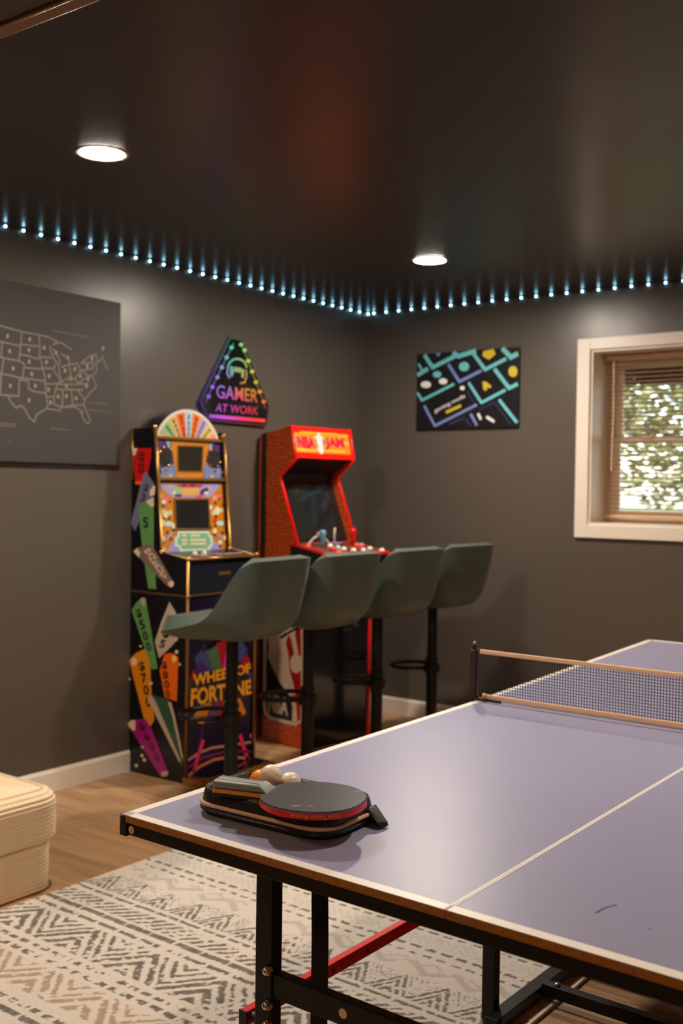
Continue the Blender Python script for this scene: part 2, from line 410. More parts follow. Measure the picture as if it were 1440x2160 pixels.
st = empty('led_strip', (0, 0, H)); tag(st, 'string of small blue-white lights along the top of both walls', 'light strip')
TAPE = mat('led_tape', rgb(70, 40, 30), 0.5)
MB().box(0, 0.006, -4.05, -0.006, -0.016, -0.006).build('tape', TAPE, st)
MB().box(0, RX - 0.5, -0.006, 0, -0.016, -0.006).build('tape', TAPE, st)
LEDM = mat('led_bulb', (0.8, 0.9, 1, 1), 0.3, emit=LED_COL, estr=LED_STR)
led_me = MB().sphere((0, 0, 0), 0.0062, 10, 6).mesh('led', LEDM, True)
for i in range(43): link('led', led_me, st, (0.0115, -0.012 - 0.0944 * i, -0.0135))
for i in range(49): link('led', led_me, st, (0.056 + 0.0947 * i, -0.0115, -0.0125))

# ================================================================== WALL PIECES
# ---- map canvas (on the left wall)
MAPC = mat('map_canvas', (0.044, 0.038, 0.034, 1), 0.55, bump=(300, 0.2))
mapo = empty('wall_map', (0, -2.70, 1.91)); tag(mapo, 'large dark canvas map of the United States on the left wall', 'wall art')
MI = inv(mapo)
MB().box(0.001, 0.030, -0.60, 0.597, -0.395, 0.39).build('canvas', MAPC, mapo, bevel=0.002)
MAPL = mat('map_line', rgb(122, 112, 100), 0.6); cM = crop(0, 560, 3.4286)
mp3 = lambda pts: [MI @ hitp(cM(a), (0.0302, 0, 0), (1, 0, 0)) for a in pts]
lines = [[(-560, 330), (-330, 352), (0, 435), (160, 480), (310, 508), (345, 515), (410, 548), (382, 578)], [(158, 480), (150, 580), (135, 690), (175, 710), (165, 812)], [(0, 550), (148, 582)], [(15, 552), (8, 668)],
 [(152, 570), (280, 585)], [(140, 645), (200, 652), (262, 674), (290, 664)], [(-300, 600), (0, 665), (135, 690)], [(25, 680), (8, 800), (0, 935)], [(-280, 720), (0, 780), (140, 810), (322, 836)], [(172, 738), (302, 750)],
 [(280, 510), (290, 590), (285, 660), (300, 700), (305, 745), (322, 790), (326, 855), (332, 925), (335, 950)], [(290, 660), (375, 668)], [(365, 578), (360, 605), (378, 645), (386, 670), (410, 702), (386, 746), (310, 742)], [(386, 746), (402, 780), (440, 830), (415, 857), (326, 856)],
 [(415, 857), (400, 905), (390, 950), (335, 950)], [(140, 826), (206, 836), (206, 890), (250, 912), (332, 926)], [(140, 810), (135, 946), (0, 934), (-120, 900), (-330, 820)],
 [(60, 946), (82, 992), (116, 1030), (150, 1012), (176, 1032), (212, 1100), (250, 1130), (262, 1080), (335, 1036), (346, 1010), (335, 950)], [(335, 1036), (385, 1040), (435, 1052), (440, 1022), (388, 1004), (390, 950)],
 [(455, 905), (450, 1020)], [(515, 905), (526, 1010)], [(562, 905), (612, 970), (605, 1006), (526, 1012), (450, 1022)], [(408, 896), (602, 900)], [(424, 860), (642, 856)], [(424, 850), (470, 826), (540, 820), (572, 852)],
 [(605, 1006), (640, 1090), (652, 1120), (636, 1146), (602, 1110), (582, 1050), (540, 1022), (440, 1026)], [(612, 972), (652, 920), (692, 880), (690, 850), (664, 800), (702, 760), (690, 705), (722, 690), (740, 660), (775, 755)],
 [(400, 565), (442, 556), (492, 592), (520, 610)], [(380, 600), (412, 640), (432, 690), (422, 740), (440, 830)], [(440, 640), (482, 664), (502, 690), (500, 716), (440, 738)], [(500, 716), (512, 800), (470, 826)], [(500, 716), (562, 710), (582, 760), (542, 816)],
 [(586, 710), (672, 700), (672, 746), (586, 760)], [(590, 704), (640, 660), (692, 642), (702, 690)], [(582, 760), (640, 800), (664, 800)], [(572, 852), (620, 810)], [(-560, 330), (-600, 480), (-560, 640), (-440, 760), (-330, 820)], [(-300, 355), (-300, 600), (-280, 720), (-120, 900)], [(-560, 470), (-300, 480)], [(-430, 350), (-430, 480)], [(-440, 480), (-420, 640), (-300, 720)], [(-150, 400), (-150, 635), (-140, 750), (-120, 900)], [(-150, 520), (0, 552)]]
mb = MB()
for L in lines: ribbon(mb, mp3(L), 0.0075, (1, 0, 0), 0.0005)
mb.build('map_outline', MAPL, mapo)
mb = MB()
for c in [(55, 510), (215, 535), (320, 595), (70, 620), (210, 612), (405, 632), (490, 668), (745, 600), (210, 695), (335, 700), (665, 672), (95, 745), (230, 785), (470, 760), (540, 750), (630, 730), (355, 800), (580, 800), (635, 820), (515, 820), (75, 870), (255, 870), (350, 897), (480, 870), (625, 872), (210, 975), (420, 948), (480, 945), (550, 960), (365, 990), (590, 1065)]:
    mb.prism(mp3(ellipse(c[0], c[1], 10, 17, 8)), (0.0005, 0, 0))
mb.build('state_marker', mat('map_marker', rgb(150, 134, 114), 0.6), mapo)['kind'] = 'stuff'
mb = MB()
for a, c in (((-60, 1135), (115, 1150)), ((-60, 1152), (112, 1165)), ((360, 1178), (510, 1190)), ((380, 470), (640, 520)), ((640, 990), (790, 1005)), ((640, 1045), (800, 1060)), ((60, 1270), (72, 1276))):
    ribbon(mb, mp3([a, c]), 0.005, (1, 0, 0), 0.0005)
mb.build('caption_stroke', mat('map_caption', rgb(104, 96, 86), 0.6), mapo)

# ---- glowing gamer sign
gs = empty('gamer_sign', (0, -1.27, 1.99)); tag(gs, 'glowing black sign reading GAMER AT WORK above the gold cabinet', 'sign')
GI = inv(gs); gX = 0.030
hexw = [(-1.3174, 2.2363), (-1.2234, 2.2349), (-0.985, 1.8742), (-1.0064, 1.7656), (-1.4815, 1.7694), (-1.5476, 1.8651)]
cy = sum(a for a, _ in hexw) / 6; cz = sum(c for _, c in hexw) / 6
hexl = [(a + 1.27, c - 1.99) for a, c in hexw]; sc = lambda k: [((cy + 1.27) + (a - (cy + 1.27)) * k, (cz - 1.99) + (c - (cz - 1.99)) * k) for a, c in hexl]
RGBM = bpy.data.materials.new('rgb_glow'); RGBM.use_nodes = True
nt = RGBM.node_tree; b = nt.nodes['Principled BSDF']; b.inputs['Base Color'].default_value = (0.02, 0.02, 0.02, 1)
tc = nt.nodes.new('ShaderNodeTexCoord'); sx = nt.nodes.new('ShaderNodeSeparateXYZ'); nt.links.new(tc.outputs['Object'], sx.inputs[0])
def ramp(inp, lo, hi, stops):
    mr = nt.nodes.new('ShaderNodeMapRange'); mr.inputs['From Min'].default_value = lo; mr.inputs['From Max'].default_value = hi; nt.links.new(inp, mr.inputs['Value'])
    r = nt.nodes.new('ShaderNodeValToRGB'); el = r.color_ramp.elements
    while len(el) < len(stops): el.new(0.5)
    for e_, (p_, c_) in zip(el, stops): e_.position = p_; e_.color = c_
    nt.links.new(mr.outputs[0], r.inputs[0]); return r.outputs[0]
bot = ramp(sx.outputs['Y'], -0.25, 0.28, [(0.0, rgb(120, 70, 215)), (0.30, rgb(220, 70, 220)), (0.55, rgb(255, 40, 120)), (0.75, rgb(255, 40, 40)), (1.0, rgb(255, 80, 30))])
mid = ramp(sx.outputs['Y'], -0.25, 0.25, [(0.0, rgb(120, 90, 225)), (0.38, rgb(170, 120, 235)), (0.50, rgb(240, 110, 60)), (0.70, rgb(240, 160, 30)), (1.0, rgb(220, 150, 40))])
top = ramp(sx.outputs['Y'], -0.15, 0.10, [(0.0, rgb(130, 150, 220)), (0.45, rgb(70, 205, 150)), (1.0, rgb(190, 205, 80))])
def zfac(lo, hi):
    mr = nt.nodes.new('ShaderNodeMapRange'); mr.inputs['From Min'].default_value = lo; mr.inputs['From Max'].default_value = hi; nt.links.new(sx.outputs['Z'], mr.inputs['Value']); return mr.outputs[0]
m1 = nt.nodes.new('ShaderNodeMix'); m1.data_type = 'RGBA'; nt.links.new(zfac(-0.12, -0.03), m1.inputs['Factor']); nt.links.new(bot, m1.inputs['A']); nt.links.new(mid, m1.inputs['B'])
m2 = nt.nodes.new('ShaderNodeMix'); m2.data_type = 'RGBA'; nt.links.new(zfac(-0.02, 0.10), m2.inputs['Factor']); nt.links.new(m1.outputs['Result'], m2.inputs['A']); nt.links.new(top, m2.inputs['B'])
nt.links.new(m2.outputs['Result'], b.inputs['Emission Color']); b.inputs['Emission Strength'].default_value = 0.7
RGBDIM = RGBM.copy(); RGBDIM.name = 'rgb_edge_glow'; RGBDIM.node_tree.nodes['Principled BSDF'].inputs['Emission Strength'].default_value = 0.09
RGBDOT = RGBM.copy(); RGBDOT.name = 'rgb_dot'; RGBDOT.node_tree.nodes['Principled BSDF'].inputs['Emission Strength'].default_value = 0.95
RGBTUBE = RGBM.copy(); RGBTUBE.name = 'rgb_tube'; RGBTUBE.node_tree.nodes['Principled BSDF'].inputs['Emission Strength'].default_value = 0.30
MB().prism([(0.001, a, c) for a, c in hexl], (0.024, 0, 0)).build('acrylic_edge', RGBDIM, gs)
MB().prism([(0.0255, a, c) for a, c in sc(0.95)], (0.003, 0, 0)).build('face_plate', BLACK_GLOSS, gs)
cG = crop(410, 700, 8.0)
gp = lambda pts: [GI @ hitp(cG(a), (gX, 0, 0), (1, 0, 0)) for a in pts]
for P in ([(660, 190), (540, 430), (460, 600), (380, 765), (300, 930), (190, 1190)], [(785, 210), (905, 490), (970, 670), (1035, 850), (1100, 1010), (1200, 1290)]):
    mb = MB(); ribbon(mb, gp(P), 0.008, (1, 0, 0), 0.001); mb.build('light_tube', RGBTUBE, gs)
for c in ((625, 265), (540, 430), (460, 600), (385, 765), (300, 930), (235, 1090), (785, 215), (845, 310), (905, 490), (970, 670), (1035, 850), (1100, 1010), (1165, 1180)):
    MB().prism(gp(ellipse(c[0], c[1], 34, 34, 12)), (0.002, 0, 0)).build('light_dot', RGBDOT, gs)
MB().prism(gp([(245, 1390), (1195, 1470), (1190, 1530), (255, 1450)]), (0.0015, 0, 0)).build('light_bar', RGBDOT, gs)
lettering('lettering', 'GAMER', gp([(365, 1115), (1065, 1195), (1070, 975), (370, 890)]), (1, 0, 0), RGBM, gs, 0.001, 0.012)
lettering('lettering', 'AT WORK', gp([(345, 1345), (1070, 1400), (1075, 1270), (370, 1205)]), (1, 0, 0), RGBM, gs, 0.001, 0.008)
mb = MB()
arc = [(720 + 160 * math.cos(t), 620 - 165 * math.sin(t)) for t in [PI * (0.02 + 0.96 * i / 14) for i in range(15)]]
ribbon(mb, gp(arc), 0.012, (1, 0, 0), 0.001)
ribbon(mb, gp([(565, 600), (550, 700), (590, 780)]), 0.012, (1, 0, 0), 0.001); ribbon(mb, gp([(870, 640), (880, 740), (850, 850), (770, 870)]), 0.009, (1, 0, 0), 0.001)
mb.prism(gp([(600, 570), (650, 590), (660, 700), (630, 770), (600, 720)]), (0.001, 0, 0)); mb.prism(gp([(790, 620), (840, 640), (830, 790), (790, 760)]), (0.001, 0, 0))
mb.prism(gp([(670, 590), (790, 610), (780, 690), (660, 670)]), (0.001, 0, 0))
mb.build('headset_icon', RGBM, gs)

# ---- keyboard poster on the right wall
kp = empty('keyboard_poster', (0.742, 0, 2.02)); tag(kp, 'canvas print of a glowing keyboard with a gaming mode key', 'wall art')
KI = inv(kp); cK = crop(850, 700, 5.143)
MB().box(-0.348, 0.355, -0.020, -0.001, -0.230, 0.237).build('canvas', mat('poster_black', (0.006, 0.006, 0.009, 1), 0.35), kp, bevel=0.001)
kq = lambda pts: [KI @ hitp(cK(a), (0, -0.0203, 0), (0, -1, 0)) for a in pts]
TEAL, LAV, YEL, WHT, DPU = (mat('poster_teal', rgb(110, 195, 200), 0.4), mat('poster_lavender', rgb(120, 140, 200), 0.4), mat('poster_yellow', rgb(210, 185, 50), 0.4), mat('poster_white', rgb(235, 235, 230), 0.4), mat('poster_purple', rgb(50, 46, 90), 0.4))
kk = 0
def kd(pts, mt, name='key_glow'):
    global kk
    kk += 1; mb = MB(); mb.prism([p + Vector((0, -0.00005 * kk, 0)) for p in kq(pts)], (0, -0.0004, 0)); mb.build(name, mt, kp)
def ks(pts, w, mt, name='key_glow'):
    global kk
    kk += 1; mb = MB(); ribbon(mb, [p + Vector((0, -0.00005 * kk, 0)) for p in kq(pts)], w / 5.143 / 318, (0, -1, 0), 0.0004); mb.build(name, mt, kp)
ks([(990, 765), (1165, 1000)], 16, DPU); ks([(680, 945), (730, 1022)], 22, DPU); ks([(820, 845), (990, 765)], 14, DPU); ks([(500, 1000), (660, 935)], 26, DPU); ks([(690, 640), (780, 790)], 12, DPU)
ks([(230, 250), (320, 385), (560, 265)], 42, TEAL); ks([(540, 225), (600, 265), (790, 205)], 46, TEAL); ks([(760, 235), (890, 408), (1120, 290)], 36, TEAL)
ks([(1075, 178), (1170, 275), (1245, 235)], 46, TEAL); ks([(490, 350), (610, 540), (850, 420)], 30, LAV); ks([(155, 470), (270, 400)], 44, TEAL); ks([(165, 345), (210, 420)], 24, TEAL)
ks([(990, 400), (1150, 610), (1245, 565)], 38, TEAL); ks([(155, 660), (205, 742), (555, 565)], 28, TEAL); ks([(710, 550), (850, 768), (1110, 630)], 30, TEAL); ks([(230, 800), (345, 1020), (800, 790)], 26, LAV)
ks([(1040, 735), (1235, 985)], 32, TEAL); ks([(732, 890), (800, 1015)], 26, LAV)
kd([(870, 210), (980, 185), (1005, 240), (930, 305), (860, 260)], YEL, 'key_symbol'); kd(ellipse(1192, 430, 50, 60, 14), YEL, 'key_symbol'); kd(ellipse(662, 376, 56, 52, 16), TEAL, 'key_symbol')
kd([(860, 540), (900, 540), (960, 590), (945, 612), (915, 602), (905, 636), (874, 636)], YEL, 'key_symbol')
for e_ in ((370, 462, 46, 36), (248, 572, 56, 38), (435, 537, 46, 34), (643, 610, 26, 24)): kd(ellipse(*e_, 14), WHT if e_[0] != 370 else TEAL, 'key_symbol')
ks([(812, 885), (845, 950)], 28, WHT, 'key_symbol'); ks([(905, 922), (990, 975)], 28, WHT, 'key_symbol'); ks([(465, 875), (628, 800)], 30, YEL, 'key_symbol'); kd([(350, 235), (410, 225), (390, 268), (370, 262)], LAV, 'key_symbol')
lettering('lettering', 'gaming mode', kq([(350, 890), (680, 720), (660, 672), (330, 842)]), (0, -1, 0), WHT, kp, 0.0012, 0.01)

# ================================================================== GOLD ARCADE CABINET (big prize wheel on top)
wf = empty('arcade_cabinet', (0.20, -1.75, 0)); tag(wf, 'tall black arcade cabinet with gold edges and colourful prize wheel top', 'arcade cabinet', 'arcade cabinets against the left wall')
WI = inv(wf)
def Wm(n, c=(0.01, 0.01, 0.02, 1), r=0.35, **k): return mat(n, c, r, **k)
SIDE = bpy.data.materials.new('cabinet_side_print'); SIDE.use_nodes = True
nt = SIDE.node_tree; b = nt.nodes['Principled BSDF']; b.inputs['Roughness'].default_value = 0.3
tc = nt.nodes.new('ShaderNodeTexCoord'); vo = nt.nodes.new('ShaderNodeTexVoronoi'); vo.inputs['Scale'].default_value = 70; vo.inputs['Randomness'].default_value = 0
rp = nt.nodes.new('ShaderNodeValToRGB'); rp.color_ramp.elements[0].position = 0.15; rp.color_ramp.elements[0].color = rgb(44, 36, 72); rp.color_ramp.elements[1].position = 0.5; rp.color_ramp.elements[1].color = rgb(14, 11, 18)
nt.links.new(tc.outputs['Object'], vo.inputs['Vector']); nt.links.new(vo.outputs['Distance'], rp.inputs[0]); nt.links.new(rp.outputs[0], b.inputs['Base Color'])
prof = [(0.006, 0.0), (0.392, 0.0), (0.388, 1.072), (0.212, 1.097), (0.182, 1.452), (0.155, 1.700), (0.006, 1.700)]
for yy in (-2.0, -1.516):
    MB().prism([WI @ Vector((x, yy, z)) for x, z in prof], (0, 0.016, 0)).build('side_panel', SIDE, wf)
ip = [(0.010, 0.03), (0.376, 0.03), (0.374, 1.040), (0.190, 1.066), (0.148, 1.452), (0.128, 1.655), (0.010, 1.655)]
MB().prism([WI @ Vector((x, -1.984, z)) for x, z in ip], (0, 0.468, 0)).build('body', BLACK_PLASTIC, wf)
for yy in (-1.992, -1.508):
    MB().tube([WI @ Vector((x + 0.002, yy, z)) for x, z in [(0.392, 0.03), (0.388, 1.072), (0.212, 1.099), (0.183, 1.452), (0.157, 1.700)]], 0.0085, 8).build('edge_trim', GOLD_TRIM, wf, True)
MB().tube([WI @ Vector((0.010, -2.001, z)) for z in (1.45, 1.70)], 0.005, 6).build('edge_trim', GOLD_TRIM, wf, True)
for x, yy, z in ((0.157, -1.992, 1.706), (0.157, -1.508, 1.682), (0.216, -1.996, 1.098), (0.214, -1.506, 1.096), (0.394, -1.994, 1.075), (0.394, -1.506, 1.075), (0.396, -1.995, 0.896), (0.396, -1.506, 0.896)):
    MB().sphere(WI @ Vector((x, yy, z)), 0.0125, 12, 8).build('finial', BRASS, wf, True)
for z, x in ((1.658, 0.160), (1.455, 0.182)):
    MB().beam(WI @ Vector((x - 0.012, -1.984, z)), WI @ Vector((x - 0.012, -1.516, z)), 0.022, 0.016).build('rail', GOLD_TRIM, wf, bevel=0.002)
# marquee panel and screen panel (tilted)
def tilt(name, x0, z0, x1, z1, mt, y0=-1.984, y1=-1.516):
    a, c = Vector((x0, 0, z0)), Vector((x1, 0, z1)); n = Vector((z1 - z0, 0, -(x1 - x0))).normalized()
    poly = [(x0, y0, z0), (x0, y1, z0), (x1, y1, z1), (x1, y0, z1)]
    ob = MB().prism([WI @ (Vector(p) - n * 0.008) for p in poly], n * 0.008).build(name, mt, wf)
    return ob, Vector((x0, 0, z0)), n
PURP, ORNG, BLUEP, LILAC = Wm('print_purple', rgb(78, 36, 110)), Wm('print_gold', rgb(196, 122, 18), 0.3), Wm('print_blue', rgb(112, 128, 176)), Wm('print_lilac', rgb(158, 148, 204))
mq, mqP, mqn = tilt('marquee_panel', 0.160, 1.462, 0.142, 1.652, PURP)
sp_, spP, spn = tilt('screen_panel', 0.196, 1.098, 0.164, 1.436, ORNG)
MB().prism([WI @ Vector(p) for p in ((0.160, -1.984, 1.437), (0.160, -1.516, 1.437), (0.160, -1.516, 1.447), (0.160, -1.984, 1.447))], (0.012, 0, 0)).build('ledge', BLACK_PLASTIC, wf)
zord = {}
def panel(parent, cr, P0, n, name, pts, mt, lvl=1, th=0.0006):
    return decal(name, [hitp(cr(a), P0, n) for a in pts], n, 0.0004 * lvl, mt, parent, th, WI)
cQ = crop(320, 860, 8.47)
Q = lambda *a, **k: panel(mq, cQ, mqP, mqn, *a, **k)
Q('print', [(330, 575), (1030, 605), (1000, 800), (900, 1255), (440, 1255), (370, 800)], ORNG)
Q('print', [(245, 560), (315, 575), (340, 740), (285, 700)], Wm('print_sky', rgb(128, 170, 190)), 1); Q('print', [(1040, 610), (1095, 615), (1060, 740), (1010, 800)], MATS['print_sky'], 1)
Q('print', [(100, 1110), (240, 1060), (390, 1000), (425, 1255), (110, 1255)], BLUEP, 2); Q('print', [(920, 1255), (960, 980), (1100, 1040), (1270, 1090), (1285, 1255)], BLUEP, 2)
Q('screen', [(455, 680), (910, 690), (890, 1145), (460, 1140)], mat('display_glass', (0.02, 0.018, 0.012, 1), 0.06, coat=1.0), 3)
mb = MB()
frq = [hitp(cQ(a), mqP, mqn) for a in [(455, 680), (910, 690), (890, 1145), (460, 1140)]]
ribbon(mb, [WI @ (p + mqn * 0.0015) for p in frq + frq[:1]], 0.006, WI.to_3x3() @ mqn, 0.002); mb.build('screen_bezel', GOLD_TRIM, mq)
for cx_, cy_, bx in ((240, 880, [(200, 712, 36), (128, 800, 44), (328, 755, 30), (95, 885, 26), (110, 1075, 40), (160, 1145, 30), (285, 1040, 30), (240, 1105, 26), (90, 990, 20)]), (1108, 915, [(1040, 770, 38), (1160, 775, 20), (1208, 970, 26), (1168, 1052, 30), (1265, 1025, 30), (1120, 1135, 30), (1245, 1165, 34), (985, 860, 22), (1020, 1040, 24)])):
    Q('speaker', ellipse(cx_, cy_, 128, 175, 18), Wm('dark_bronze', (0.03, 0.018, 0.008, 1), 0.3), 3); Q('speaker_grille', ellipse(cx_ + 5, cy_ + 15, 92, 130, 18), mat('speaker_cloth', (0.004, 0.004, 0.004, 1), 0.8), 5)
    for x_, y_, r_ in bx: MB().sphere(WI @ (hitp(cQ((x_, y_)), mqP, mqn) + mqn * 0.004), r_ / 8.47 / 420, 10, 6).build('marquee_bulb', BRASS if r_ > 24 else GOLD_TRIM, mq, True)
for c in ((330, 1215), (1075, 1230), (700, 985)): Q('print', ellipse(c[0], c[1], 26, 24, 10), Wm('print_yellow', rgb(214, 170, 60)), 4) if c[0] != 700 else None
# lower screen panel
cP = crop(320, 1010, 8.0)
Pn = lambda *a, **k: panel(sp_, cP, spP, spn, *a, **k)
Pn('print', [(100, 95), (1160, 95), (985, 312), (345, 312)], LILAC, 1)
Pn('print', [(210, 1270), (370, 1050), (1040, 1040), (1230, 1200), (1230, 1240), (480, 1255)], LILAC, 1)
GRN, TANP, REDP, MAG, PALE, DKB, CYAN = Wm('print_green', rgb(140, 190, 120)), Wm('print_tan', rgb(205, 165, 90)), Wm('print_red', rgb(205, 40, 24)), Wm('print_magenta', rgb(215, 50, 140)), Wm('print_pale', rgb(225, 214, 170)), Wm('print_darkblue', rgb(60, 48, 110)), Wm('print_cyan', rgb(176, 220, 220))
Pn('print', [(390, 100), (870, 100), (800, 170), (480, 160)], REDP, 2); Pn('print', ellipse(545, 110, 40, 22, 10), PURP, 3); Pn('print', ellipse(680, 110, 35, 22, 10), PURP, 3)
Pn('print', [(380, 130), (500, 150), (500, 230), (370, 240)], GRN, 3); Pn('print', [(505, 150), (800, 150), (800, 280), (500, 280)], TANP, 4); Pn('print', [(820, 190), (960, 130), (940, 240), (800, 300)], DKB, 3)
Pn('print', [(400, 265), (500, 260), (500, 305), (380, 305)], DKB, 3); Pn('print', [(740, 280), (860, 260), (850, 310), (720, 310)], MAG, 4); Pn('print', ellipse(370, 235, 34, 26, 10), PALE, 4); Pn('print', ellipse(915, 240, 40, 26, 10), PALE, 4)
for c, r1, r2, mt in (((310, 140), 32, 36, TANP), ((960, 145), 30, 30, TANP), ((130, 290), 42, 52, PALE), ((200, 390), 36, 40, PALE), ((1060, 320), 46, 44, TANP), ((985, 480), 38, 44, PALE), ((1100, 540), 50, 70, PALE), ((1170, 535), 30, 34, Wm('print_mint', rgb(190, 205, 160))), ((1035, 580), 30, 44, MATS['print_mint']),
                      ((180, 550), 56, 34, MATS['print_mint']), ((305, 570), 34, 44, MATS['print_mint']), ((232, 600), 44, 62, PALE), ((165, 740), 48, 72, PALE), ((368, 795), 36, 46, PALE), ((280, 760), 68, 44, CYAN), ((1150, 750), 66, 40, CYAN), ((1065, 710), 34, 46, REDP), ((185, 1010), 40, 46, PALE), ((180, 1190), 46, 44, PALE), ((1060, 880), 34, 46, PALE), ((1240, 990), 34, 44, PALE), ((1150, 1070), 36, 34, PALE)):
    Pn('print', ellipse(c[0], c[1], r1, r2, 12), mt, 3)
for q in ([(170, 310), (215, 300), (290, 370), (270, 420)], [(985, 370), (1020, 350), (1045, 400), (1015, 430)], [(1080, 320), (1165, 260), (1180, 290), (1110, 345)]): Pn('print', q, Wm('print_pink', rgb(240, 90, 150)), 4)
for q in ([(225, 1020), (330, 880), (360, 910), (260, 1040)], [(1090, 910), (1220, 1020), (1180, 1030), (1090, 940)]): Pn('print', q, LILAC, 4)
for c in ((135, 380), (300, 385), (195, 455), (205, 670), (290, 670), (175, 840), (360, 865), (260, 905), (190, 1080), (320, 1015), (1070, 410), (1130, 335), (1200, 445), (1080, 640), (1075, 790), (1060, 950), (1190, 910), (1270, 1060), (1150, 1145), (990, 810)): Pn('print', ellipse(c[0], c[1], 24, 24, 8), Wm('print_shadow', rgb(60, 32, 16)), 2)
Pn('screen', [(385, 355), (940, 350), (960, 840), (405, 840)], mat('dark_screen', (0.004, 0.005, 0.005, 1), 0.05, coat=1.0), 5)
mb = MB(); frq = [hitp(cP(a), spP, spn) for a in [(375, 345), (948, 340), (972, 850), (398, 850)]]
ribbon(mb, [WI @ (p + spn * 0.002) for p in frq + frq[:1]], 0.008, WI.to_3x3() @ spn, 0.003); mb.build('screen_bezel', GOLD_TRIM, sp_)
Pn('plaque', [(430, 885), (960, 880), (975, 960), (1020, 970), (1022, 1130), (985, 1150), (985, 1215), (470, 1225), (455, 1150), (385, 1140), (380, 985), (425, 975)], Wm('plaque_white', rgb(205, 222, 208)), 5)
Pn('plaque', [(460, 920), (935, 915), (950, 980), (985, 1000), (985, 1110), (940, 1130), (940, 1175), (500, 1185), (490, 1125), (430, 1110), (425, 1010), (460, 1000)], Wm('plaque_green', rgb(126, 178, 142)), 7)
for y_ in (960, 1035, 1100):
    for x0_, x1_ in ((500, 580), (640, 800)) if y_ < 1000 else ((500, 590), (640, 900)): Pn('plaque_line', [(x0_, y_ - 20), (x1_, y_ - 22), (x1_, y_ + 14), (x0_, y_ + 16)], PALE, 9)
# control deck
dkp = [WI @ Vector(p) for p in ((0.208, -1.984, 1.086), (0.388, -1.984, 1.064), (0.388, -1.516, 1.064), (0.208, -1.516, 1.086))]
deck = MB().prism(dkp, (0, 0, 0.010)).build('control_deck', Wm('deck_print', rgb(26, 22, 30), 0.25), wf)
MB().tube([WI @ Vector((0.392, -1.984, 1.070)), WI @ Vector((0.392, -1.516, 1.070))], 0.008, 8).build('edge_trim', GOLD_TRIM, wf, True)
for i, (x, yy, r_) in enumerate(((0.325, -1.88, 0.015), (0.325, -1.815, 0.015))):
    MB().sphere(WI @ Vector((x, yy, 1.089)), r_, 12, 8).build('control_ball', mat('cream_plastic', rgb(222, 204, 184), 0.25), wf, True)
for x, yy in ((0.345, -1.74), (0.345, -1.68), (0.33, -1.62), (0.33, -1.57), (0.36, -1.86)):
    MB().box(-0.012, 0.012, -0.022, 0.022, 0, 0.004).build('control_key', mat('pale_key', rgb(180, 168, 170), 0.3), wf).location = WI @ Vector((x, yy, 1.0815))
# fronts
drawer = MB().box(0.376 - 0.20, 0.384 - 0.20, -0.234, 0.234, 0.905, 1.045).build('upper_front', Wm('navy_panel', (0.006, 0.006, 0.014, 1), 0.3), wf)
MB().box(0.384 - 0.20, 0.387 - 0.20, -0.02, 0.06, 0.985, 1.000).build('brand_plate', GOLD_TRIM, drawer)
MB().beam((0.388 - 0.20, -0.234, 0.897), (0.388 - 0.20, 0.234, 0.897), 0.008, 0.006).build('edge_trim', GOLD_TRIM, wf)
fp = MB().box(0.376 - 0.20, 0.384 - 0.20, -0.234, 0.234, 0.03, 0.892).build('front_panel', Wm('front_print', rgb(24, 12, 40), 0.25, var=(3.0, 0.6)), wf)
cL = crop(380, 1340, 6.353)
fP0, fN = Vector((0.384, 0, 0)), Vector((1, 0, 0))
def Fr(name, pts, mt, lvl=1): return decal(name, [hitp(cL(a), fP0, fN) for a in pts], fN, 0.0004 * lvl, mt, fp, 0.0005, WI)
Fr('print', [(190, 310), (330, 130), (375, 170), (470, 460), (250, 520)], Wm('wedge_navy', rgb(62, 66, 120)), 1); Fr('print', [(180, 500), (260, 350), (380, 450), (200, 520)], Wm('wedge_violet', rgb(74, 20, 92)), 2)
Fr('print', [(355, 220), (490, 135), (545, 450), (430, 460)], Wm('wedge_green', rgb(70, 106, 66)), 3); Fr('print', [(470, 50), (640, 60), (560, 440), (545, 430)], Wm('wedge_red', rgb(165, 16, 28)), 2); Fr('print', [(640, 90), (700, 80), (690, 440), (565, 440)], MAG, 1)
Fr('print', [(700, 100), (830, 90), (900, 190), (830, 320), (720, 440)], MATS['wedge_navy'], 1); Fr('print', [(820, 330), (895, 240), (960, 440), (930, 470), (800, 470)], MATS['wedge_red'], 2); Fr('print', [(135, 590), (165, 470), (200, 500), (190, 600)], MATS['wedge_red'], 2)
Fr('print', [(95, 615), (175, 610), (150, 720), (95, 800)], Wm('wedge_teal', rgb(36, 58, 60)), 1); Fr('print', [(915, 510), (1000, 460), (990, 720), (930, 740)], MATS['wedge_navy'], 1); Fr('print', [(100, 960), (170, 1050), (290, 930), (210, 900)], Wm('wedge_dark', rgb(24, 28, 50)), 1)
Fr('print', [(180, 1080), (290, 920), (430, 890), (310, 1190), (240, 1180)], Wm('wedge_orange', rgb(204, 118, 20)), 2); Fr('print', [(340, 1170), (440, 900), (520, 890), (500, 1150)], Wm('wedge_plum', rgb(110, 50, 120)), 2); Fr('print', [(510, 890), (570, 880), (600, 1130), (500, 1140)], MATS['wedge_red'], 3)
Fr('print', [(570, 880), (640, 870), (680, 1120), (610, 1130)], MATS['wedge_green'], 2); Fr('print', [(720, 850), (800, 840), (880, 1040), (830, 1080), (740, 960)], MATS['wedge_orange'], 2)
FG = Wm('letter_gold', rgb(236, 160, 26), 0.25); FD = Wm('letter_shade', rgb(120, 50, 14), 0.3)
fq = lambda pts: [WI @ hitp(cL(a), fP0, fN) for a in pts]
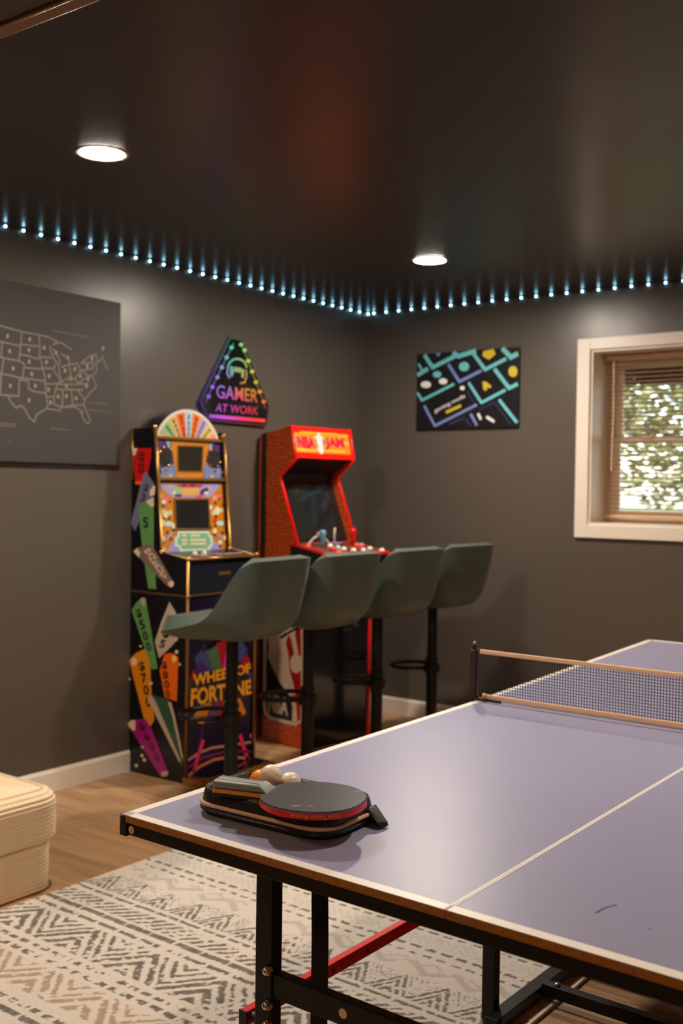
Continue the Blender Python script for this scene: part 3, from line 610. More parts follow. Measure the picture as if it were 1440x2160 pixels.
for mt, dx, o_ in ((FD, 8, 0.0022), (FG, 0, 0.0030)):
    lettering('lettering', 'WHEEL OF', fq([(165 + dx, 690 + dx), (945 + dx, 500 + dx), (930 + dx, 370 + dx), (165 + dx, 525 + dx)]), (1, 0, 0), mt, fp, o_, 0.035)
    lettering('lettering', 'FORTUNE', fq([(130 + dx, 960 + dx), (950 + dx, 785 + dx), (940 + dx, 590 + dx), (140 + dx, 715 + dx)]), (1, 0, 0), mt, fp, o_, 0.035)
PNK, HOT = Wm('stage_pink', rgb(196, 120, 116)), Wm('stage_hot', rgb(232, 40, 90))
for pts, w, mt in (([(70, 1700), (240, 1580), (420, 1510), (620, 1480), (950, 1430)], 0.012, PNK), ([(70, 1800), (300, 1640), (600, 1560), (980, 1560)], 0.010, Wm('stage_plum', rgb(120, 40, 90))), ([(80, 1905), (260, 1760), (440, 1670), (640, 1630), (930, 1650)], 0.014, Wm('stage_orange', rgb(206, 110, 70))), ([(310, 1400), (240, 1600), (180, 1840)], 0.022, HOT), ([(800, 1330), (850, 1520), (910, 1680)], 0.022, HOT), ([(300, 1250), (250, 1500)], 0.012, MATS['wedge_violet'])):
    mb = MB(); ribbon(mb, [p + Vector((0.0008, 0, 0)) for p in fq(pts)], w, (1, 0, 0), 0.0005); mb.build('print', mt, fp)
Fr('print', ellipse(960, 1345, 34, 36, 10), PNK, 3)
# foot platform
plat = MB().box(0.386 - 0.20, 0.510 - 0.20, -0.255, 0.262, 0.0, 0.030).build('foot_platform', BLACK_GLOSS, wf)
MB().box(0.510 - 0.20, 0.514 - 0.20, -0.257, 0.264, 0.0, 0.034).build('gold_edging', GOLD_TRIM, plat)
MB().box(0.386 - 0.20, 0.512 - 0.20, -0.259, -0.255, 0.0, 0.034).build('gold_edging', GOLD_TRIM, plat)
for x, z in ((0.50, 0.022), (0.50, 0.010), (0.395, 0.025)): MB().sphere((x - 0.20, -0.260, z), 0.004, 8, 6).build('screw', BRASS, plat, True)
# prize wheel top
WC, WR = (-1.742, 1.559), 0.248
def wc(r, a): return Vector((0, WC[0] + r * math.cos(a), WC[1] + r * math.sin(a)))
a0 = math.asin((1.645 - WC[1]) / WR)
arcp = [wc(WR, a0 + (PI - 2 * a0) * i / 40) for i in range(41)]
whl = MB().prism([WI @ (p + Vector((0.045, 0, 0))) for p in arcp], (0.085, 0, 0)).build('prize_wheel', BLACK_PLASTIC, wf)
WRIM = Wm('wheel_rim', rgb(216, 206, 196), 0.3)
MB().prism([WI @ (p + Vector((0.130, 0, 0))) for p in arcp], (0.006, 0, 0)).build('wheel_rim', WRIM, whl)
wcol = {-4: rgb(235, 140, 130), -3: rgb(214, 192, 110), -2: rgb(178, 164, 206), -1: rgb(240, 120, 20), 0: rgb(178, 205, 222), 1: rgb(238, 100, 40), 2: rgb(214, 178, 104), 3: rgb(146, 190, 130), 4: rgb(170, 160, 140)}
amt = {-4: '', -3: '$750', -2: '$300', -1: '$500', 0: '$600', 1: '$700', 2: '$450', 3: '$800', 4: ''}
INK = mat('print_ink', (0.012, 0.011, 0.010, 1), 0.4)
for k in range(-4, 5):
    am = PI / 2 + math.radians(15) * k; h_ = math.radians(7.1)
    outer = [wc(0.232, am - h_ + 2 * h_ * i / 4) for i in range(5)]
    zc = 1.650
    inner = [wc(max(0.09, (zc - WC[1]) / max(0.05, math.sin(a))), a) for a in (am + h_, am - h_)]
    if inner[0].z > outer[-1].z: inner[0] = outer[-1] * 0.999
    wd = decal('wheel_wedge', [p + Vector((0.136, 0, 0)) for p in outer + inner], (1, 0, 0), 0.0002, Wm('wedge_%d' % (k + 4), wcol[k], 0.3), whl, 0.001, WI)
    s = amt[k]; n_ = len(s)
    r1, r0 = 0.222, max(0.105, (zc + 0.012 - WC[1]) / max(0.25, math.sin(am)))
    dy = Vector((0, -math.sin(am), math.cos(am)))
    for i, ch in enumerate(s):
        ra = r1 - (r1 - r0) * i / n_; rb = r1 - (r1 - r0) * (i + 0.86) / n_
        w_ = 0.017 * (0.55 + 0.45 * ra / r1)
        qd = [wc(rb, am) - dy * -w_ / 2, wc(rb, am) + dy * -w_ / 2, wc(ra, am) + dy * -w_ / 2, wc(ra, am) - dy * -w_ / 2]
        # bl must be on the viewer's left (-y is left)
        lettering('lettering', ch, [WI @ (p + Vector((0.1375, 0, 0))) for p in qd], (1, 0, 0), INK, whl, 0.0006, 0.03)
# side wedges
sN, sP = Vector((0, -1, 0)), Vector((0, -2.0, 0))
spanel = [c for c in wf.children if c.name.startswith('side_panel')][0]
sord = [0]
cA, cB = crop(260, 1230, 5.02), crop(260, 930, 6.75)
def Sd(cr, pts, mt, name='side_wedge', rim=None):
    sord[0] += 1
    return decal(name, [hitp(cr(a), sP, sN) for a in pts], sN, 0.0002 + 0.00012 * sord[0], mt, spanel, 0.0005, WI)
def St(cr, s, p0, p1, w, mt=INK, flip=False):
    """characters stacked from p0 down to p1 (crop pixels)"""
    sord[0] += 1
    n_ = len(s); a = Vector((p0[0], p0[1], 0)); c = Vector((p1[0], p1[1], 0)); d = (c - a) / n_
    u = d.normalized(); v = Vector((-u.y, u.x, 0)) * -1          # viewer's right, for a downward stroke
    for i, ch in enumerate(s):
        t0, t1 = a + d * i, a + d * (i + 0.85); ww = w * (1 - 0.25 * i / n_)
        qd = [t1 - v * ww / 2, t1 + v * ww / 2, t0 + v * ww / 2, t0 - v * ww / 2]
        lettering('lettering', ch, [WI @ hitp(cr((p.x, p.y)), sP, sN) for p in qd], (0, -1, 0), mt, spanel, 0.0010 + 0.00012 * sord[0], 0.03)
GRW, ORW, ORW2, MGW, SLW, RDW, BLW, CRW = Wm('side_green', rgb(98, 150, 84)), Wm('side_amber', rgb(226, 140, 14)), Wm('side_orange', rgb(240, 104, 12)), Wm('side_magenta', rgb(168, 24, 124)), Wm('side_silver', rgb(128, 104, 92)), Wm('side_red', rgb(204, 20, 18)), Wm('side_slate', rgb(112, 112, 142)), Wm('side_cream', rgb(196, 172, 154))
GLO = Wm('side_glow', rgb(232, 206, 176))
Sd(cA, [(440, 752), (510, 738), (582, 786), (566, 1252), (440, 1212), (385, 920)], ORW2); Sd(cA, ellipse(538, 800, 26, 40, 12), Wm('side_flare', rgb(250, 190, 110))); St(cA, '$800', (430, 830), (480, 1230), 62)
Sd(cA, [(490, 198), (545, 290), (640, 510), (520, 660), (380, 795), (335, 620), (400, 420)], CRW); St(cA, '$5', (470, 500), (395, 700), 70)
Sd(cA, [(62, 815), (140, 735), (250, 690), (285, 860), (303, 1200), (330, 1450), (282, 1526), (240, 1510)], ORW); Sd(cA, ellipse(115, 830, 30, 46, 12), GLO); St(cA, '$700', (190, 830), (278, 1330), 66)
Sd(cA, [(90, 285), (150, 195), (205, 152), (238, 166), (366, 905), (305, 915)], GRW); Sd(cA, [(180, 175), (205, 152), (238, 166), (236, 250), (200, 230)], Wm('side_mist', rgb(170, 170, 140))); St(cA, '$500', (155, 275), (290, 740), 62)
Sd(cA, [(45, 1492), (82, 1452), (235, 1436), (298, 1530), (480, 2010), (462, 2046), (400, 2046)], MGW); Sd(cA, [(45, 1492), (82, 1452), (130, 1450), (130, 1560), (100, 1560)], GLO); Sd(cA, [(400, 2000), (470, 1985), (480, 2010), (462, 2046), (410, 2046)], CRW); St(cA, '$600', (180, 1475), (385, 1900), 66, Wm('ink_plum', rgb(70, 10, 60)))
Sd(cA, [(255, 1220), (300, 1180), (470, 1230), (522, 1290), (640, 1880), (628, 1930), (590, 1880)], Wm('side_deepgreen', rgb(52, 88, 60)))
Sd(cA, [(258, 1222), (300, 1182), (340, 1240), (610, 1880), (596, 1895)], CRW); Sd(cA, [(475, 1252), (510, 1262), (548, 1400), (640, 1860), (622, 1850), (520, 1400)], CRW)
Sd(cB, [(125, 105), (408, 105), (395, 250), (355, 470), (275, 620), (180, 612)], RDW); Sd(cB, [(125, 105), (210, 105), (170, 210), (140, 200)], GLO); Sd(cB, [(175, 575), (290, 580), (270, 622), (180, 618)], ORW2); St(cB, '$900', (268, 160), (262, 470), 105)
Sd(cB, [(325, 440), (410, 560), (462, 640), (450, 760), (350, 900), (170, 1285), (115, 1160), (210, 800), (285, 500)], BLW); Sd(cB, [(430, 640), (462, 640), (450, 770), (390, 790), (380, 720)], GLO); St(cB, '$3', (345, 610), (265, 890), 80, Wm('ink_slate', rgb(54, 52, 72)))
Sd(cB, [(215, 930), (330, 860), (440, 800), (442, 1150), (440, 1500), (475, 2110), (365, 2100), (275, 1500)], GRW); Sd(cB, [(330, 860), (440, 800), (442, 930), (400, 940)], GLO); St(cB, 'S', (325, 1080), (335, 1270), 80)
Sd(cB, [(150, 1570), (210, 1520), (400, 1460), (450, 1540), (725, 2020), (700, 2090), (640, 2070), (330, 1760)], SLW); Sd(cB, [(150, 1570), (210, 1525), (250, 1600), (230, 1660)], GLO); Sd(cB, ellipse(690, 2035, 40, 45, 12), GLO)
St(cB, 'BANKRUPT', (345, 1540), (625, 1965), 105, Wm('ink_cream', rgb(222, 196, 170)))
for c in ((570, 728, 20), (300, 1060, 18), (205, 1825, 17), (230, 1870, 18), (145, 1930, 18), (210, 1735, 14), (190, 668, 12), (605, 860, 14), (75, 1015, 12), (570, 600, 12)): Sd(cA, ellipse(c[0], c[1], c[2], c[2], 10), GLO, 'side_sparkle')
mb = MB(); ribbon(mb, [WI @ (hitp(px, sP, sN) + sN * 0.0004) for px in ((275, 1246), (391, 1258))], 0.006, (0, -1, 0), 0.001); mb.build('panel_seam', GOLD_TRIM, spanel)

# ================================================================== RED ARCADE CABINET (basketball)
TH = math.radians(7)
_d = Vector((math.cos(TH), -math.sin(TH), 0)); _y = Vector((math.sin(TH), math.cos(TH), 0))
NW = 0.475; BL = Vector((0.018, -1.060, 0))
nb = empty('arcade_cabinet', BL + _y * NW / 2, -TH); tag(nb, 'red and orange basketball arcade cabinet with black control deck front', 'arcade cabinet', 'arcade cabinets against the left wall')
NI = inv(nb)
BALLM = bpy.data.materials.new('basketball_print'); BALLM.use_nodes = True
nt = BALLM.node_tree; b = nt.nodes['Principled BSDF']; b.inputs['Roughness'].default_value = 0.35
tc = nt.nodes.new('ShaderNodeTexCoord'); vo = nt.nodes.new('ShaderNodeTexVoronoi'); vo.inputs['Scale'].default_value = 54; vo.inputs['Randomness'].default_value = 0.5
rp = nt.nodes.new('ShaderNodeValToRGB'); rp.color_ramp.elements[0].position = 0.22; rp.color_ramp.elements[0].color = rgb(36, 11, 6); rp.color_ramp.elements[1].position = 0.36; rp.color_ramp.elements[1].color = rgb(216, 84, 18)
vo.voronoi_dimensions = '2D'; sx_ = nt.nodes.new('ShaderNodeSeparateXYZ'); cx_n = nt.nodes.new('ShaderNodeCombineXYZ')
nt.links.new(tc.outputs['Object'], sx_.inputs[0]); nt.links.new(sx_.outputs['X'], cx_n.inputs['X']); nt.links.new(sx_.outputs['Z'], cx_n.inputs['Y']); nt.links.new(cx_n.outputs[0], vo.inputs['Vector']); nt.links.new(vo.outputs['Distance'], rp.inputs[0]); nt.links.new(rp.outputs[0], b.inputs['Base Color'])
REDT = mat('red_molding', rgb(232, 14, 10), 0.25); REDE = mat('lit_red_frame', rgb(232, 20, 10), 0.3, emit=rgb(255, 24, 10), estr=0.12)
npf = [(0.0, 0.0), (0.436, 0.0), (0.432, 0.985), (0.284, 1.030), (0.284, 1.100), (0.312, 1.122), (0.164, 1.482), (0.293, 1.582), (0.254, 1.757), (0.0, 1.712)]
hw = NW / 2
for yy, s in ((-hw, 1), (hw - 0.016, 1)):
    MB().prism([(x, yy, z) for x, z in npf], (0, 0.016, 0)).build('side_panel', BALLM, nb)
ipf = [(0.008, 0.02), (0.424, 0.02), (0.422, 0.980), (0.294, 1.02), (0.254, 1.108), (0.119, 1.44), (0.134, 1.50), (0.276, 1.590), (0.244, 1.746), (0.008, 1.705)]
MB().prism([(x, -hw + 0.016, z) for x, z in ipf], (0, NW - 0.032, 0)).build('body', BLACK_PLASTIC, nb)
for yy in (-hw + 0.008, hw - 0.008):
    MB().tube([(x, yy, z) for x, z in [(0.20, 1.748), (0.254, 1.757), (0.293, 1.582), (0.252, 1.548), (0.184, 1.498), (0.167, 1.480), (0.172, 1.460), (0.312, 1.120)]], 0.0095, 8).build('edge_molding', REDE if True else REDT, nb, True)
    MB().tube([(0.436, yy, 0.0), (0.433, yy, 0.985)], 0.0095, 8).build('edge_molding', REDT, nb, True)
# marquee
mz = [Vector((0.254, 0, 1.757)), Vector((0.293, 0, 1.582))]
mn = Vector((0.175, 0, 0.039)).normalized()
fr_ = MB().prism([(mz[0].x - 0.006, -hw + 0.016, mz[0].z), (mz[0].x - 0.006, hw - 0.016, mz[0].z), (mz[1].x - 0.006, hw - 0.016, mz[1].z), (mz[1].x - 0.006, -hw + 0.016, mz[1].z)], mn * 0.008).build('marquee_frame', REDE, nb)
NW_M = nb.matrix_basis.copy()
RM = Matrix.Rotation(-TH, 4, 'Z'); mnW = RM.to_3x3() @ mn; mP0 = Matrix.Translation(nb.location) @ RM @ (mz[0] + mn * 0.003)
cN = crop(600, 890, 9.0)
def Nq(name, pts, mt, lvl=1): return decal(name, [hitp(cN(a), mP0, mnW) for a in pts], mnW, 0.0004 * lvl, mt, fr_, 0.0006, NI)
def litp(n, c, st=0.08): return mat(n, c, 0.3, emit=c, estr=st)
ORL, YLL, PKL, WHL, GYL = litp('marquee_orange', rgb(240, 130, 20)), litp('marquee_yellow', rgb(240, 180, 60)), litp('marquee_pink', rgb(206, 10, 60)), litp('marquee_white', rgb(205, 200, 192)), litp('marquee_grey', rgb(120, 112, 104), 0.3)
Nq('marquee_print', [(140, 190), (1195, 240), (1255, 625), (190, 570)], ORL, 1); Nq('marquee_print', [(300, 180), (1000, 225), (1000, 245), (300, 200)], YLL, 2); Nq('marquee_print', [(1000, 245), (1190, 260), (1195, 290), (1010, 275)], YLL, 2); Nq('marquee_print', [(180, 230), (220, 235), (260, 560), (220, 555)], YLL, 2); Nq('marquee_print', [(240, 500), (600, 530), (600, 560), (240, 540)], YLL, 2); Nq('marquee_print', [(760, 530), (1150, 550), (1150, 585), (770, 560)], YLL, 2); Nq('marquee_print', [(1120, 380), (1215, 390), (1220, 440), (1140, 430)], YLL, 2)
Nq('marquee_print', [(195, 260), (230, 265), (275, 500), (235, 490)], GYL, 3); Nq('marquee_print', [(450, 300), (480, 300), (490, 420), (460, 400)], GYL, 3); Nq('marquee_print', [(565, 330), (600, 330), (640, 480), (600, 490)], GYL, 3); Nq('marquee_print', [(720, 330), (780, 340), (800, 430), (740, 450)], GYL, 3); Nq('marquee_print', [(1110, 340), (1130, 345), (1150, 500), (1130, 500)], GYL, 3)
nq = lambda pts: [NI @ hitp(cN(a), mP0, mnW) for a in pts]
lettering('lettering', 'NBA', nq([(262, 490), (590, 518), (545, 285), (222, 262)]), mn, PKL, fr_, 0.0024, 0.05); lettering('lettering', 'JAM', nq([(775, 525), (1140, 548), (1105, 305), (760, 300)]), mn, PKL, fr_, 0.0024, 0.05)
Nq('marquee_figure', [(620, 210), (660, 210), (675, 260), (750, 320), (715, 325), (690, 300), (715, 420), (740, 560), (720, 605), (670, 605), (610, 520), (640, 480), (605, 400), (600, 320), (560, 320), (555, 280), (605, 265)], WHL, 7)
Nq('marquee_print', [(155, 168), (285, 172), (285, 186), (155, 182)], mat('marquee_dark', rgb(120, 10, 8), 0.4), 2)
# screen bay
bz = MB().prism([(0.260, -hw + 0.016, 1.100), (0.260, hw - 0.016, 1.100), (0.124, hw - 0.016, 1.445), (0.124, -hw + 0.016, 1.445)], Vector((1.445 - 1.1, 0, 0.136)).normalized() * 0.006).build('screen_bezel', BLACK_GLOSS, nb)
sn = Vector((1.445 - 1.1, 0, 0.136)).normalized()
MB().prism([Vector(p) + sn * 0.0065 for p in ((0.2482, -0.165, 1.130), (0.2482, 0.165, 1.130), (0.1402, 0.165, 1.404), (0.1402, -0.165, 1.404))], sn * 0.001).build('screen', mat('lit_dark_screen', (0.012, 0.012, 0.014, 1), 0.08, coat=1.0), bz)
# control deck
dk_ = MB(); dk_.prism([(0.270, -hw - 0.006, 1.034), (0.270, -hw - 0.006, 1.104), (0.562, -hw - 0.006, 1.058), (0.552, -hw - 0.006, 1.000), (0.425, -hw - 0.006, 0.982)], (0, NW + 0.012, 0))
deckb = dk_.build('control_box', BLACK_PLASTIC, nb)
MB().prism([(0.270, -hw - 0.008, 1.105), (0.572, -hw - 0.008, 1.057), (0.572, hw + 0.008, 1.057), (0.270, hw + 0.008, 1.105)], (0, 0, 0.010)).build('deck_edging', REDT, deckb)
MB().prism([(0.282, -hw + 0.010, 1.1132), (0.550, -hw + 0.010, 1.0706), (0.550, hw - 0.010, 1.0706), (0.282, hw - 0.010, 1.1132)], (0, 0, 0.0012)).build('deck_print', mat('deck_print_mix', rgb(120, 60, 50), 0.3, var=(14, 0.9)), deckb)
MB().tube([(0.556, -hw, 0.996), (0.556, hw, 0.996)], 0.006, 8).build('edge_molding', mat('magenta_molding', rgb(196, 30, 74), 0.3), nb, True)
zd = lambda x: 1.1132 - (x - 0.282) * 0.159 + 0.001
def stick(x, yy, mt):
    j = MB(); j.lathe([(0.010, 0), (0.010, 0.022), (0.016, 0.030), (0.015, 0.060), (0.020, 0.072), (0.020, 0.084), (0.012, 0.094), (0.0, 0.096)], 16, Matrix.Translation((x, yy, zd(x)))); j.build('joystick', mt, nb, True)
STB, STR = mat('stick_blue', rgb(96, 150, 176), 0.25), mat('stick_red', rgb(214, 14, 18), 0.25)
stick(0.395, -0.120, STB); stick(0.37, 0.150, STR)
BT = {'o': mat('button_orange', rgb(240, 90, 20), 0.25), 'r': mat('button_red', rgb(224, 24, 18), 0.25), 'w': mat('button_white', rgb(226, 214, 202), 0.25), 'b': mat('button_blue', rgb(120, 170, 205), 0.25)}
for x, yy, c in ((0.275, -0.205, 'o'), (0.375, -0.115, 'r'), (0.36, -0.06, 'b'), (0.34, -0.04, 'w'), (0.385, -0.04, 'w'), (0.30, -0.06, 'w'), (0.42, 0.0, 'w'), (0.30, 0.155, 'o'), (0.335, 0.155, 'r'), (0.31, 0.185, 'b'), (0.40, 0.155, 'w'), (0.45, 0.20, 'w'), (0.43, 0.07, 'w'), (0.45, -0.15, 'o')):
    x += 0.095
    MB().lathe([(0.017, 0), (0.017, 0.006), (0.0125, 0.006), (0.0125, 0.013), (0.009, 0.016), (0.0, 0.017)], 16, Matrix.Translation((x, yy, zd(x)))).build('button', BT[c], nb, True)
MB().lathe([(0.040, 0), (0.040, 0.003), (0.0, 0.003)], 24, Matrix.Translation((0.315, 0.06, zd(0.315)))).build('round_badge', mat('badge_blue', rgb(150, 172, 220), 0.3), nb)
TUBEW = mat('white_tube', rgb(190, 178, 166), 0.4)
MB().tube([(0.335 + 0.05 * i / 12, -0.175 + 0.125 * i / 12, zd(0.34) + 0.052 * math.sin(PI * i / 12)) for i in range(13)], 0.006, 8).build('bent_tube', TUBEW, nb, True)
MB().tube([(0.36, -0.12, zd(0.36) + 0.05), (0.362, -0.122, zd(0.36) + 0.075)], 0.006, 8).build('bent_tube', TUBEW, nb, True)
MB().tube([(0.315, 0.055, zd(0.315)), (0.314, 0.055, zd(0.315) + 0.05), (0.312, 0.062, zd(0.315) + 0.088)], 0.006, 8).build('bent_tube', TUBEW, nb, True)
# lower front
lf = MB().box(0.424, 0.430, -hw + 0.016, hw - 0.016, 0.02, 0.978).build('front_panel', BLACK_GLOSS, nb)
MB().lathe([(0.012, 0), (0.012, 0.012), (0.009, 0.016), (0, 0.016)], 14, Matrix.Translation((0.430, 0.115, 0.655)) @ Matrix.Rotation(PI / 2, 4, 'Y')).build('coin_lock', CHROME, lf, True)
MB().box(0.430, 0.433, 0.02, 0.085, 0.630, 0.640).build('coin_slot', mat('dull_steel', rgb(90, 70, 60), 0.4, metal=0.6), lf)
# side graphics
np0 = BL; nn = -_y
nside = [c for c in nb.children if c.name.startswith('side_panel')][0]
cS = crop(540, 1310, 8.64); nord = [0]
def Ns(name, pts, mt, cr=cS):
    nord[0] += 1
    return decal(name, [hitp(cr(a), np0, nn) for a in pts], nn, 0.0002 + 0.0002 * nord[0], mt, nside, 0.0005, NI)
CRM, NVY, RDL = mat('logo_cream', rgb(226, 196, 166), 0.35), mat('logo_navy', rgb(14, 14, 30), 0.35), mat('logo_red', rgb(176, 14, 12), 0.35)
Ns('logo_border', [(150, -520), (250, -600), (720, -560), (830, -480), (850, 400), (848, 1500), (838, 1830), (720, 1915), (250, 1790), (150, 1680), (110, 1500)], CRM)
Ns('logo_field', [(200, -480), (280, -550), (500, -530), (560, 600), (640, 1300), (660, 1830), (280, 1745), (200, 1650), (180, 1480)], NVY); Ns('logo_field', [(500, -530), (720, -515), (800, -440), (820, 400), (818, 1500), (810, 1790), (730, 1850), (660, 1830), (640, 1300), (560, 600)], RDL)
Ns('logo_figure', [(300, -150), (420, -220), (520, -360), (600, -380), (640, -260), (620, -140), (700, 0), (720, 300), (775, 590), (700, 605), (640, 330), (600, 245), (540, 390), (590, 600), (612, 900), (690, 1180), (712, 1350), (612, 1362), (440, 1130), (290, 830), (212, 640), (240, 480), (200, 200)], CRM)
Ns('logo_figure', [(618, 1425), (730, 1425), (735, 1600), (752, 1835), (660, 1828), (672, 1560)], CRM); Ns('logo_ball', ellipse(732, 775, 112, 175, 20), CRM)
lettering('lettering', 'NBA', [NI @ hitp(cS(a), np0, nn) for a in ((228, 1640), (590, 1735), (590, 1400), (232, 1315))], (0, -1, 0), CRM, nside, 0.0030, 0.05)
Ns('side_stripe', [(552.5, 916), (563, 912), (553, 1552), (543, 1549)], mat('stripe_black', (0.012, 0.011, 0.010, 1), 0.35), lambda a: a)

# ================================================================== BAR STOOLS
GREEN = mat('green_leatherette', (0.056, 0.083, 0.064, 1), 0.48, bump=(420, 0.25), sheen=0.15)
def spline(pts, n):
    out = []; P = [Vector(p) for p in pts]; P = [P[0] * 2 - P[1]] + P + [P[-1] * 2 - P[-2]]
    m_ = len(pts) - 1
    for k in range(n + 1):
        f = k / n * m_; i = min(int(f), m_ - 1); t = f - i; a, b_, c, d = P[i:i + 4]
        out.append(0.5 * ((2 * b_) + (c - a) * t + (2 * a - 5 * b_ + 4 * c - d) * t * t + (3 * b_ - 3 * c + d - a) * t ** 3))
    return out
def make_stool():
    root = empty('bar_stool')
    Z0 = 0.775
    cen = spline([(0.262, 0, 0.046), (0.18, 0, 0.036), (0.06, 0, 0.030), (-0.05, 0, 0.028), (-0.148, 0, 0.034), (-0.210, 0, 0.078), (-0.234, 0, 0.165), (-0.252, 0, 0.258), (-0.266, 0, 0.352)], 26)
    edg = spline([(0.242, 0.162, 0.054), (0.190, 0.194, 0.066), (0.095, 0.205, 0.080), (0.000, 0.210, 0.098), (-0.062, 0.212, 0.138), (-0.110, 0.214, 0.200), (-0.155, 0.217, 0.265), (-0.196, 0.214, 0.319), (-0.238, 0.190, 0.350)], 26)
    nu = 20; vs = []; fs = []
    for i in range(27):
        for j in range(nu + 1):
            u = math.sin((-1 + 2 * j / nu) * PI / 2); w = abs(u) ** 6.0
            c, e_ = cen[i], edg[i]
            hwid = e_.y
            yv = hwid * u
            vs.append((c.x + (e_.x - c.x) * w, yv, Z0 + c.z + (e_.z - c.z) * w))
    for i in range(26):
        for j in range(nu):
            a = i * (nu + 1) + j; fs.append((a, a + 1, a + nu + 2, a + nu + 1))
    ob = MB().add(vs, fs).build('seat_shell', GREEN, None, True)
    vg = ob.vertex_groups.new(name='padding')
    for i_, v_ in enumerate(vs): vg.add([i_], 0.70 + 0.30 * min(1, max(0, (v_[0] + 0.02) / 0.16)), 'REPLACE')
    so = ob.modifiers.new('solid', 'SOLIDIFY'); so.thickness = 0.080; so.offset = 0.0; so.vertex_group = 'padding'; so.use_even_offset = False
    bv = ob.modifiers.new('bevel', 'BEVEL'); bv.width = 0.027; bv.segments = 5; bv.limit_method = 'ANGLE'; bv.angle_limit = math.radians(50)
    dg = bpy.context.evaluated_depsgraph_get(); dg.update()
    me = bpy.data.meshes.new_from_object(ob.evaluated_get(dg)); me.name = 'seat_shell'
    for p in me.polygons: p.use_smooth = True
    bpy.data.objects.remove(ob)
    link('seat_shell', me, root)
    MB().lathe([(0.0, Z0 - 0.010), (0.030, Z0 - 0.012), (0.085, Z0 - 0.002), (0.115, Z0 + 0.012), (0.105, Z0 + 0.030), (0.0, Z0 + 0.030)], 28).build('seat_plate', BLACK_STEEL, root, True)
    MB().lathe([(0.0, 0.02), (0.030, 0.02), (0.030, 0.470), (0.033, 0.472), (0.033, 0.490), (0.0265, 0.492), (0.0265, Z0 + 0.004), (0.0, Z0 + 0.004)], 24).build('pole', BLACK_STEEL, root, auto=True)
    MB().lathe([(0.0, 0.0), (0.205, 0.0), (0.208, 0.006), (0.200, 0.012), (0.120, 0.022), (0.050, 0.034), (0.034, 0.055), (0.0, 0.058)], 40).build('base', BLACK_STEEL, root, True)
    lp = [(0.028, 0.040, 0.43), (0.10, 0.115, 0.43)] + [(0.13 + 0.115 * math.sin(t), 0.125 * math.cos(t), 0.43) for t in [PI * i / 14 for i in range(15)]] + [(0.10, -0.115, 0.43), (0.028, -0.040, 0.43)]
    fr2 = MB().tube(lp, 0.011, 10).build('foot_ring', BLACK_STEEL, root, True)
    MB().lathe([(0.031, 0.408), (0.044, 0.410), (0.044, 0.450), (0.031, 0.452)], 20).build('ring_collar', BLACK_STEEL, fr2, auto=True)
    lv = MB().tube([(0.0, 0.03, Z0 - 0.004), (0.01, 0.10, Z0 - 0.010), (0.012, 0.155, Z0 - 0.026)], 0.0055, 8).build('lever', BLACK_STEEL, root, True)
    MB().tube([(0.0118, 0.150, Z0 - 0.0245), (0.013, 0.185, Z0 - 0.036)], 0.0085, 8).build('lever_grip', BLACK_PLASTIC, lv, True)
    return root
proto = make_stool()
SX = 0.90
spots = [(0.900, -2.233, 180 + 6, 'green bucket bar stool nearest the sofa, in front of the gold cabinet'),
         (0.905, -1.712, 180, 'second green bucket bar stool from the left, between the two cabinets'),
         (0.900, -1.140, 180, 'third green bucket bar stool from the left, in front of the red cabinet'),
         (0.870, -0.560, 180 - 2, 'green bucket bar stool nearest the window wall, farthest right')]
for i, (x, yy, a, lb) in enumerate(spots):
    s = proto if i == 0 else copy_tree(proto)
    s.location = (x, yy, 0); s.rotation_euler = (0, 0, math.radians(a))
    tag(s, lb, 'bar stool', 'green bar stools in a row')

# ================================================================== TABLE TENNIS TABLE
TX, TY, TA, D1, D2 = 2.37743, -4.17590, -0.019159, 0.02257, 0.04538
tt = empty('table_tennis_table', (TX, TY, 0), TA); tag(tt, 'blue folding table tennis table with white lines and black steel legs', 'table')
TL, TW, TZ, TT = 2.74, 1.525, 0.76, 0.0145
def zt(v): return TZ + (D1 * v / 1.37 if v <= 1.37 else D1 + D2 * (v - 1.37) / 1.37)
def slab(u0, u1, v0, v1, dz0, dz1):
    return MB().hexa([(u0, v0, zt(v0) + dz0), (u1, v0, zt(v0) + dz0), (u1, v1, zt(v1) + dz0), (u0, v1, zt(v1) + dz0)], [(u0, v0, zt(v0) + dz1), (u1, v0, zt(v0) + dz1), (u1, v1, zt(v1) + dz1), (u0, v1, zt(v1) + dz1)])
MDF = mat('mdf_edge', rgb(168, 112, 52), 0.55, var=(120, 0.25), bump=(300, 0.3))
TBLUE = mat('table_blue', rgb(148, 151, 186), 0.36, bump=(900, 0.05), spec=0.5, var=(1.2, 0.05))
TWHITE = mat('table_line', rgb(246, 243, 238), 0.38)
g = 0.0004; vm = 1.366
for u0, u1 in ((0, TW / 2 - g), (TW / 2 + g, TW)):
    for v0, v1 in ((0, vm), (2.74 - vm, 2.74)):
        tp = slab(u0, u1, v0, v1, -TT, -0.0008).build('tabletop', MDF, tt, bevel=0.0008)
        slab(u0 + 0.0003, u1 - 0.0003, v0 + 0.0003, v1 - 0.0003, -0.0009, 0.0).build('playing_surface', TBLUE, tp)
        lw = 0.022; e_ = 0.0006
        for q in (((0.0, lw) if u0 == 0 else (TW - lw, TW)) + (v0, v1), (u0 if u0 == 0 else u0, u1) + ((0.0, lw) if v0 == 0 else (2.74 - lw, 2.74)), ((u1 - 0.004, u1) if u0 == 0 else (u0, u0 + 0.004)) + (v0, v1)):
            slab(q[0] + 0.0002, q[1] - 0.0002, q[2] + 0.0002, q[3] - 0.0002, -0.0002, e_).build('white_line', TWHITE, tp)
